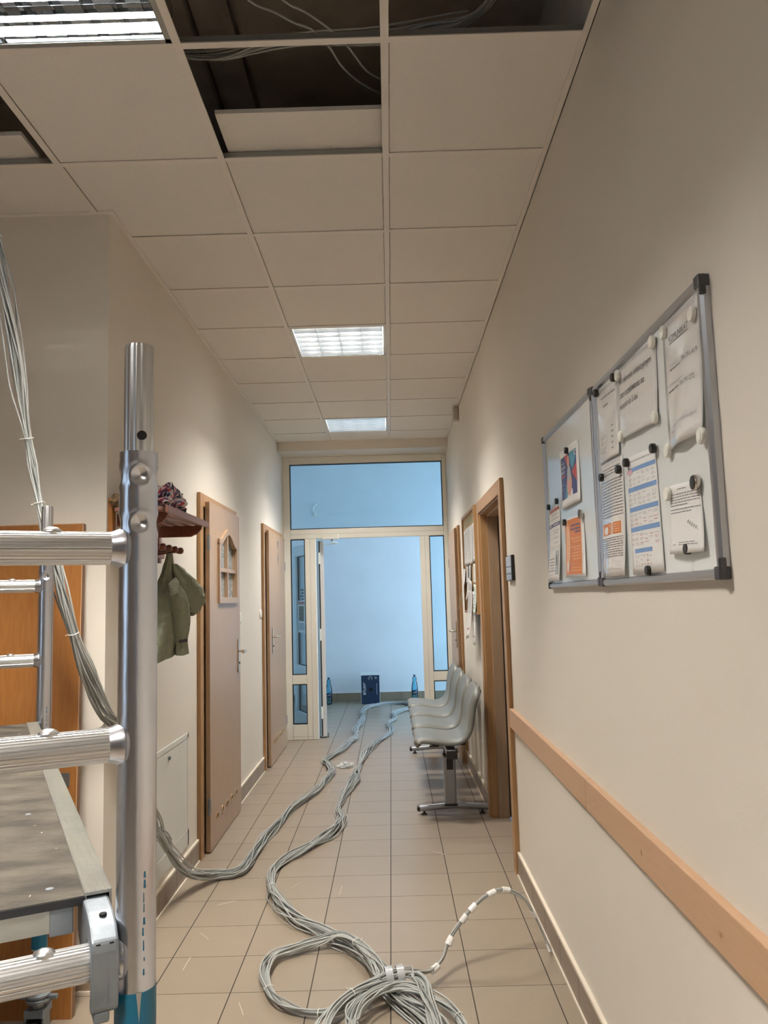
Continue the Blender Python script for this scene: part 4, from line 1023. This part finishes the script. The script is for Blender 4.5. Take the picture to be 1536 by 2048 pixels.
# beech panel leaning against the hall wall
t = thing('wooden_panel', 'large orange beech panel with hinge plate leaning on the wall behind the scaffold', 'wooden panel', (-1.6, 2.95, 0))
a, b = Vector((-1.146, 2.90, 0)), Vector((-1.192, 3.062, 1.742))
ex = Vector((-1, .0, 0)); up_ = b-a; nn = up_.cross(ex).normalized()
if nn.y > 0: nn = -nn
MB().obox(a, ex*.90, up_, -nn*.028).build('board', ORANGE, t)
MB().obox(a+nn*.0004, ex*.0025, up_, -nn*.0284).obox(b+nn*.0004-up_.normalized()*.003, ex*.90, up_.normalized()*.0032, -nn*.0284).build('edge_band', BEECHR, t)
hq = a+up_*.440+ex*.026+nn*.0005
MB().obox(hq, ex*.034, up_.normalized()*.048, nn*.003).build('hinge_plate', CHROME, t, bev=.001)
MB().obox(hq+ex*.034+nn*.003, ex*.03, up_.normalized()*.03, nn*.008).build('hinge_arm', GALV, t, bev=.002)
# ================================================================== CABLES
def bundle(t, path, n, R, r=.0031, floor=True, closed=False, tw=5.5, seed=0, ties=(), wild=0, flat=.62, spread=None, seg=7, step=.03, zlift=None, name='cable'):
    """n separate cables wandering round a common path; R is the half-width of the bundle"""
    rg = random.Random(seed); C_ = catmull(path, step, closed); N_ = len(C_)
    s = [0.]
    for i in range(1, N_): s.append(s[-1]+(C_[i]-C_[i-1]).length)
    tot = s[-1]+((C_[0]-C_[-1]).length if closed else 0)
    tie_s = [tot*q for q in ties]
    def squeeze(x):
        k = 1.
        for q in tie_s:
            d = abs(x-q)
            if closed: d = min(d, tot-d)
            k = min(k, .50+.50*min(1, (d/.16))**1.3)
        return k
    fr_ = []
    for i in range(N_):
        if closed: tg = C_[(i+1) % N_]-C_[i-1]
        else: tg = C_[min(i+1, N_-1)]-C_[max(i-1, 0)]
        tg.normalize(); idl = tg.cross(Vector((0,0,1)))
        if not fr_:
            sd = idl.normalized() if idl.length > .5 else tg.cross(Vector((0,-1,0))).normalized()
        else:
            sd = fr_[-1][0]; sd = (sd-tg*sd.dot(tg)).normalized()
            if idl.length > .75: sd = (sd*.75+idl.normalized()*.25).normalized()
        fr_.append((sd, sd.cross(tg).normalized()))
    kk = max(1, round(tot*tw/(2*PI)))
    for j in range(n):
        rad = math.sqrt((j+.5)/n); ph = rg.uniform(0, 2*PI)+j*2.4
        w = [(rg.uniform(.4, 1.)*rg.choice((-1,1)), rg.uniform(0, 2*PI), rg.uniform(1.2, 3.4)) for _ in range(3)]
        big = 2.1 if j < wild else 1.
        loc = rg.uniform(.15, .95)*tot
        pts = []
        for i in range(N_):
            x = s[i]
            if closed: a = ph+2*PI*kk*.5*x/tot*(1 if j % 3 else 0)+.8*math.sin(2*PI*x/tot*2+w[0][1]); env = 1+.25*math.sin(2*PI*x/tot*3+w[1][1])
            else: a = ph+.55*tw*x*(1 if j % 3 else -.6)+.9*math.sin(w[0][2]*x*1.7+w[0][1]); env = 1+.35*math.sin(w[1][2]*x*2.1+w[1][1])
            q = R*(spread(x/tot) if spread else 1)*squeeze(x)
            aa = rad*q*env
            if big > 1: aa *= 1+(big-1)*math.exp(-((x-loc)/.14)**2)*1.6
            sd, up = fr_[i]
            p = C_[i]+sd*(aa*math.cos(a))+up*(aa*flat*math.sin(a))
            if zlift: p.z += zlift(x/tot)
            if floor and p.z < r: p.z = r+.0004*(j % 3)
            if p.y > YC-.03: p.x = max(p.x, XL+r+(.022 if p.z < .13 else .002))
            pts.append(p)
        MB().tube(pts, r, seg, closed=closed).build(name, CABLE if j % 4 else CABLED, t, smooth=True, ang=80)
    for q in tie_s:
        i = min(range(N_), key=lambda k: abs(s[k]-q)); sd, up = fr_[i]; k = R*squeeze(q)*(spread(q/tot) if spread else 1)*1.12+r
        ring = []
        for m in range(20):
            v = sd*(k*math.cos(2*PI*m/20))+up*((k*flat+r*.6)*math.sin(2*PI*m/20)); p = C_[i]+v
            if floor: p.z = max(p.z, .0016)
            if p.y > YC-.03: p.x = max(p.x, XL+.003)
            ring.append(p)
        mb = MB().tube(ring, .0016, 6, closed=True); e0 = C_[i]+sd*k; e1 = e0+sd*.009+up*.009
        e0.z = max(e0.z, .004); mb.tube([e0, e1], .0012, 6); mb.build('cable_tie', TIE, t, smooth=True)
A = [(-1.349,2.55,2.985),(-1.331,2.58,2.783),(-1.312,2.6,2.594),(-1.281,2.65,2.326),(-1.267,2.7,2.109),(-1.252,2.75,1.921),(-1.223,2.765,1.745),(-1.186,2.78,1.603),(-1.155,2.80,1.443),(-1.122,2.88,1.242),(-1.092,3.03,1.036),(-1.078,3.17,.924),(-1.076,3.45,.619),(-1.064,3.72,.374),(-1.048,3.95,.178),(-1.012,4.12,.078),(-.938,4.25,.030),
 (-.831,4.314,.022),(-.799,4.671,.022),(-.78,5.011,.022),(-.728,5.441,.022),(-.673,5.683,.022),(-.628,5.891,.022),(-.579,6.114,.022),(-.533,6.533,.022),(-.525,6.7,.022),(-.565,6.943,.022),(-.615,7.141,.022),(-.57,7.359,.022),(-.509,7.615,.022),(-.45,8.026,.022),(-.402,8.276,.022),(-.423,8.523,.022),(-.412,8.881,.022),(-.38,9.496,.022),(-.398,9.993,.022),(-.36,10.45,.022),(-.22,10.73,.022),(-.046,10.84,.024),(.124,10.82,.026),(.214,10.66,.024),(.235,10.48,.022)]
A = [(-1.40,2.50,3.30),(-1.37,2.53,3.15)] + A
t = thing('cable_bundle', 'grey cable bundle hanging beside the scaffold and running along the floor at left', 'cable bundle', (-.8,4.4,0))
bundle(t, A, 22, .029, tw=3.2, seed=11, ties=(.055,.115,.135,.178,.228), wild=3, flat=.8, step=.04, spread=lambda q: .92 if q < .2 else 1.05)
B = [(.235,10.47,.022),(.184,10.285,.022),(.073,10.079,.022),(-.008,9.834,.022),(.002,9.466,.022),(-.056,9.174,.022),(-.044,8.621,.022),(-.095,8.288,.022),(-.187,7.987,.022),(-.251,7.628,.022),(-.292,7.321,.022),(-.299,7.034,.022),(-.317,6.656,.022),(-.325,6.367,.022),(-.345,6.152,.022),(-.375,5.952,.022),(-.39,5.722,.022),(-.396,5.497,.022),(-.364,5.308,.022),(-.37,5.114,.022),(-.414,4.917,.022),(-.483,4.756,.022),(-.551,4.615,.022),(-.61,4.49,.022),(-.652,4.347,.022),(-.649,4.188,.022),(-.609,4.005,.022),(-.559,3.867,.022),(-.495,3.732,.022),(-.426,3.622,.022),(-.355,3.56,.022),(-.278,3.474,.022),(-.185,3.368,.022),(-.121,3.23,.022),(-.078,3.105,.022),(-.034,2.979,.022),(.031,2.872,.022),(.085,2.79,.022),(.102,2.70,.022),(.06,2.60,.022),(-.06,2.55,.022)]
t = thing('cable_bundle', 'grey cable bundle winding along the middle of the floor from the lobby to the coils', 'cable bundle', (-.4,5.7,0))
bundle(t, B, 22, .031, tw=4.2, seed=23, ties=(.60,.70,.78), wild=4, flat=.6, step=.035, spread=lambda q: 1.0+(.55 if q > .87 else 0)+.25*math.sin(q*40))
cg = 'coiled cable loops'
LA = [(-.073,3.037,.060),(-.133,3.22,.064),(-.223,3.379,.060),(-.311,3.413,.034),(-.427,3.356,.024),(-.508,3.293,.022),(-.521,3.167,.022),(-.481,3.036,.022),(-.429,2.936,.022),(-.353,2.876,.022),(-.264,2.852,.024),(-.195,2.883,.030),(-.125,2.945,.046)]
t = thing('cable_coil', 'wide oval coil of grey cable on the floor, the leftmost of the coils', 'cable coil', (-.3,3.1,0), cg)
bundle(t, LA, 15, .026, closed=True, seed=31, ties=(.18,.62,.80), flat=.62, step=.022)
LB = [(.035,2.99,.085),(-.071,2.971,.074),(-.175,2.917,.058),(-.241,2.824,.040),(-.262,2.711,.026),(-.235,2.59,.024),(-.14,2.50,.026),(-.01,2.47,.030),(.09,2.53,.044),(.11,2.66,.060),(.09,2.82,.080),(.08,2.93,.086)]
t = thing('cable_coil', 'coil of grey cable held with grey tape, cut off by the bottom edge', 'cable coil', (-.1,2.7,0), cg)
bundle(t, LB, 13, .026, closed=True, seed=41, ties=(.16,), flat=.62, step=.022)
for y_, q in ((2.975, -.045), (2.985, -.005)):
    MB().tube([(q-.012, y_, .080), (q+.014, y_+.004, .083)], .036, 18, prof=lambda a, i: .78+.22*abs(math.cos(a)), cap=False).build('tape_wrap', mat('grey_tape', (.44,.45,.45), .3), t, smooth=True)
LC = [(-.166,2.726,.060),(-.141,2.83,.066),(-.071,2.902,.072),(.018,2.924,.072),(.119,2.872,.056),(.176,2.814,.034),(.201,2.728,.024),(.19,2.62,.022),(.11,2.53,.030),(-.02,2.50,.056),(-.13,2.58,.060)]
t = thing('cable_coil', 'coil of grey cable cut off by the bottom edge, the one nearest the right wall', 'cable coil', (.02,2.7,0), cg)
bundle(t, LC, 15, .026, closed=True, seed=51, ties=(.42,), flat=.66, step=.022)
W_ = [(-.075,2.952,.086),(-.05,2.962,.09),(-.02,2.972,.092),(.047,3.005,.080),(.105,3.06,.056),(.159,3.125,.072),(.191,3.17,.124),(.27,3.2,.211),(.344,3.23,.257),(.416,3.26,.266),(.487,3.28,.227),(.535,3.3,.152),(.572,3.31,.066),(.590,3.300,.014)]
t = thing('cable_tail', 'taped cable end arching up from the coils to the right wall skirting', 'cable', (.2,3.1,0))
bundle(t, W_, 6, .011, seed=61, tw=9, flat=.9, step=.02, spread=lambda q: 1.1 if q < .5 else (.75 if q < .75 else .45))
tc_ = catmull(W_, .01); 
for f0, r_ in ((.24,.0135), (.37,.013), (.465,.012), (.52,.012), (.615,.011), (.675,.0105), (.845,.0085), (.985,.008)):
    i = int(f0*(len(tc_)-1)); a, b = max(0, i-1), min(len(tc_)-1, i+2)
    MB().tube(tc_[a:b+1], r_, 12).build('tape_wrap', TAPE, t, smooth=True)
# cables in the ceiling void
VL = [(-.90,2.38,3.30),(-.70,2.41,3.235),(-.60,2.425,3.215),(-.492,2.42,3.21),(-.402,2.40,3.215),(-.308,2.38,3.22),(-.206,2.37,3.225),(.011,2.372,3.23),(.30,2.36,3.26)]
t = thing('cable_run', 'loose run of grey cables strung across the opened ceiling, left to right', 'cable run', (-.3,2.4,3.2))
bundle(t, VL, 11, .038, floor=False, seed=71, flat=.5, tw=3, ties=(.22,))
t = thing('cable_run', 'sagging grey cable bunch in the opened ceiling corner by the right wall', 'cable run', (.3,2.25,3.2))
bundle(t, [(.05,2.44,3.24),(.18,2.335,3.21),(.25,2.305,3.20),(.30,2.265,3.195),(.345,2.215,3.20),(.40,2.10,3.24),(.45,1.9,3.30)], 9, .024, floor=False, seed=81, flat=.9, tw=3)
for pts, lab in (([(-.46,2.08,3.26),(-.373,2.172,3.2),(-.306,2.222,3.2),(-.245,2.274,3.2),(-.199,2.30,3.2),(-.151,2.373,3.195),(-.112,2.476,3.195),(-.063,2.55,3.195),(.0126,2.631,3.2),(.10,2.70,3.22)], 'single pale cable drooping across both ceiling openings, the one lower on the right'),
                 ([(-.36,2.08,3.25),(-.271,2.176,3.2),(-.211,2.226,3.2),(-.145,2.299,3.2),(-.095,2.367,3.195),(-.063,2.432,3.195),(-.0335,2.495,3.195),(.0136,2.55,3.2),(.10,2.64,3.22)], 'single pale cable drooping across both ceiling openings, the one further right')):
    tag(MB().tube(catmull(pts, .02), .0036, 8).build('loose_cable', CABLE, None, smooth=True), lab, 'cable', 'single cables in the ceiling void')

# offcuts and wrap on the floor
for k, (a, b, c, d) in enumerate([(-.86,3.898,-.778,3.949),(-.741,4.224,-.676,4.28),(-.537,4.085,-.496,4.178),(-.289,3.996,-.284,4.114),(-.851,3.247,-.849,3.358),(-.865,3.589,-.814,3.521),(.193,4.619,.261,4.553),(-.582,2.984,-.55,2.897),(-.507,5.995,-.5,6.148),(.123,5.555,.185,5.423)]):
    lab = ['pale plastic sliver on the tiles in front of the arched-window door, long one', 'pale sliver on the floor left of the bend of the middle cable bundle', 'pale sliver on the floor between the two cable runs, right of the bend', 'short pale sliver standing along the floor by the middle joint', 'pale sliver on the floor just right of the thick scaffold post',
           'pale sliver on the floor by the left skirting, behind the thick post', 'pale scratch-like sliver in front of the bench, on open tiles', 'pale sliver left of the oval cable coil, at the bottom edge', 'tiny pale sliver between the two cable runs below the crumpled film', 'pale sliver beside the foot of the bench'][k]
    m_ = MB().tube([(a,b,.0012),((a+c)/2,(b+d)/2,.0026),(c,d,.0012)], .0012, 6)
    tag(m_.build('plastic_sliver', LEDGE, None, smooth=True), lab, 'offcut', 'plastic slivers on the floor')
tag(lump((-.43,6.93,.014), (.055,.06,.024), .7, 3.2, 13, 40, 24, .0015).build('plastic_film', FILM, None, smooth=False), 'crumpled clear plastic film lying on the floor between the cable runs', 'plastic film')

# ================================================================== LOBBY THINGS
t = thing('cardboard_box', 'tall dark blue cardboard cable box with a round hole, against the lobby end wall', 'box', (-.312, 11.02, 0))
bx0, bx1, by0, by1, bz = -.436, -.190, 10.945, 11.10, .385
MB().box(bx0, bx1, by0, by1, 0, bz).build('carton', CARTON, t, bev=.003)
MB().obox((bx0, by0-.002, bz), (bx1-bx0, 0, 0), (0, .15, .0), (0, 0, .003)).build('top_flap', CARTONW, t)
fl = MB().obox((bx0, by1-.01, bz), (bx1-bx0, 0, 0), (0, .004, 0), (0, 0, .03))
fl.build('open_flap', CARTONW, t)
MB().obox((bx0-.004, by0, 0), (.003, 0, 0), (0, .155, 0), (0, 0, bz+.02)).build('side_flap', CARTONW, t)
MB().obox((bx1+.001, by0, 0), (.002, 0, 0), (0, .155, 0), (0, 0, bz)).build('side_flap', CARTONW, t)
MB().lathe((-.308, by0-.0005, .195), [(.026, 0), (.026, .0012)], 24, axis=(0,-1,0)).build('cable_hole', DARK, t)
def up_text(body, x0, x1, z0, z1):     # lettering that reads upwards
    vs, fs = text2d(body)
    return MB().add([(x1-(x1-x0)*b, by0-.0012, z0+(z1-z0)*a) for a, b in vs], fs)
up_text('BITLAN', -.412, -.376, .128, .262).build('brand_lettering', PAPER, t)
o = MB().lathe((-.402, by0-.0008, .280), [(.010, 0), (.010, .0006), (.007, .0007)], 16, axis=(0,-1,0)).build('trade_mark', GREYP, t)
mk = MB()
for k in range(3): mk.tube(catmull([(-.338+.007*k, by0-.001, .325), (-.338+.007*k, by0-.001, .352-.003*k), (-.311, by0-.001, .375-.008*k), (-.284-.007*k, by0-.001, .352-.003*k), (-.284-.007*k, by0-.001, .325)], .008), .0014, 5)
mk.build('emblem_print', GREYP, t)
m2 = MB().tube([(-.238+.016*math.cos(2*PI*k/20), by0-.001, .35+.016*math.sin(2*PI*k/20)) for k in range(20)], .0013, 5, closed=True)
m2.add([(-.246, by0-.0012, .342), (-.230, by0-.0012, .342), (-.232, by0-.0012, .357), (-.244, by0-.0012, .357)], [(0,1,2,3)]); m2.build('emblem_print', GREYP, t)
MB().box(-.229, -.223, by0-.0012, by0-.0004, .125, .275).build('side_lettering', GREYP, t)
def bottle(x, y, label):
    t = thing('water_bottle', label, 'bottle', (x, y, 0), 'blue water bottles')
    MB().lathe((x, y, 0), [(.030, .002), (.042, .008), (.044, .03), (.043, .09), (.0435, .10), (.0435, .155), (.045, .165), (.044, .19), (.040, .225), (.033, .255), (.027, .275), (.0255, .285), (.028, .30), (.029, .312), (.026, .325), (.015, .336), (.0125, .345)], 28).build('body', BOTTLE, t, smooth=True, ang=80)
    MB().lathe((x, y, 0), [(.0445, .098), (.0445, .152)], 28).build('label', WATER, t, smooth=True)
    MB().lathe((x, y, 0), [(.0146, .340), (.0150, .342), (.0150, .358), (.0135, .362)], 18).build('cap', CAPB, t, smooth=True)
    q = MB()
    for k in range(5): q.add([(x-.012+.009*k-.006, y-.0449, .118+.004*k), (x-.012+.009*k+.003, y-.0449, .116+.004*k), (x-.012+.009*k+.004, y-.0449, .125+.004*k), (x-.012+.009*k-.005, y-.0449, .128+.004*k)], [(0,1,2,3)])
    q.build('label_print', GREYP, t)
bottle(-.886, 11.02, 'blue plastic water bottle on the lobby floor beside the opened glazed leaf')
bottle(.292, 11.10, 'blue plastic water bottle on the lobby floor beside the right door jamb')
t = thing('wire_stub', 'white cable stub curling out of the lobby wall, seen through the transom glass', 'cable stub', (-1.04, YV-.02, 2.6))
MB().tube(catmull([(-1.03, YV-.004, 2.80), (-1.065, YV-.02, 2.765), (-1.078, YV-.03, 2.71), (-1.060, YV-.03, 2.665), (-1.045, YV-.012, 2.645)], .01), .007, 8, radii=None).build('wire', TIE, t, smooth=True)
MB().lathe((-1.055, YV, 2.635), [(.026, 0), (.024, .012), (.012, .018)], 18, axis=(0,-1,0)).build('rosette', TIE, t, smooth=True)
MB().tube(catmull([(-1.045, YV-.014, 2.625), (-1.01, YV-.03, 2.622), (-.985, YV-.03, 2.63), (-.975, YV-.02, 2.645)], .01), .004, 8).build('bare_wire', TIE, t, smooth=True)

# ================================================================== LIGHT
def area(name, loc, rot, sx, sy, power, col, spread=180):
    l = bpy.data.lights.new(name, 'AREA'); l.shape = 'RECTANGLE'; l.size = sx; l.size_y = sy; l.energy = power; l.color = col; l.spread = math.radians(spread)
    o = bpy.data.objects.new(name, l); COL.objects.link(o); o.location = loc; o.rotation_euler = rot; return o
# daylight through the lobby's entrance glazing (opening in the lobby's right wall) and the hall window
area('lobby_daylight', (VX1+.06, 9.92, 1.42), (0, PI/2, 0), 2.5, 2.3, 68, (.46,.73,1.0))
area('hall_daylight', (X0-.05, -.9, 1.65), (0, -PI/2, 0), 1.5, 1.3, 7, (.62,.80,1.0))
area('back_window_daylight', (.18, Y0-.05, 1.6), (PI/2, 0, PI), .75, 1.3, 9, (.62,.80,1.0))
w = bpy.data.worlds.new('dim_world'); sc.world = w; w.use_nodes = True
w.node_tree.nodes['Background'].inputs[0].default_value = (.5,.65,.9,1); w.node_tree.nodes['Background'].inputs[1].default_value = .15

# ================================================================== CAMERA
cam = bpy.data.cameras.new('camera'); co = bpy.data.objects.new('camera', cam); COL.objects.link(co); sc.camera = co
pitch, yaw, roll = .1091, -.0057, -.0278
fw = Vector((math.sin(yaw)*math.cos(pitch), math.cos(yaw)*math.cos(pitch), math.sin(pitch))); rt = Vector((math.cos(yaw), -math.sin(yaw), 0)); up = rt.cross(fw)
r2 = rt*math.cos(roll)+up*math.sin(roll); u2 = -rt*math.sin(roll)+up*math.cos(roll)
co.matrix_world = Matrix(((r2.x, u2.x, -fw.x, 0), (r2.y, u2.y, -fw.y, 0), (r2.z, u2.z, -fw.z, HC), (0,0,0,1)))
cam.sensor_fit = 'VERTICAL'; cam.sensor_height = 36; cam.lens = 1581.06/2048*36; cam.clip_start = .05; cam.clip_end = 60

sc.view_settings.view_transform = 'Standard'; sc.view_settings.look = 'None'; sc.view_settings.gamma = 1; sc.view_settings.use_curve_mapping = False
sc.view_settings.exposure = .85
cy = sc.cycles
cy.max_bounces = 10; cy.diffuse_bounces = 5; cy.glossy_bounces = 5; cy.transmission_bounces = 6; cy.transparent_max_bounces = 16; cy.sample_clamp_indirect = 6; cy.use_denoising = True
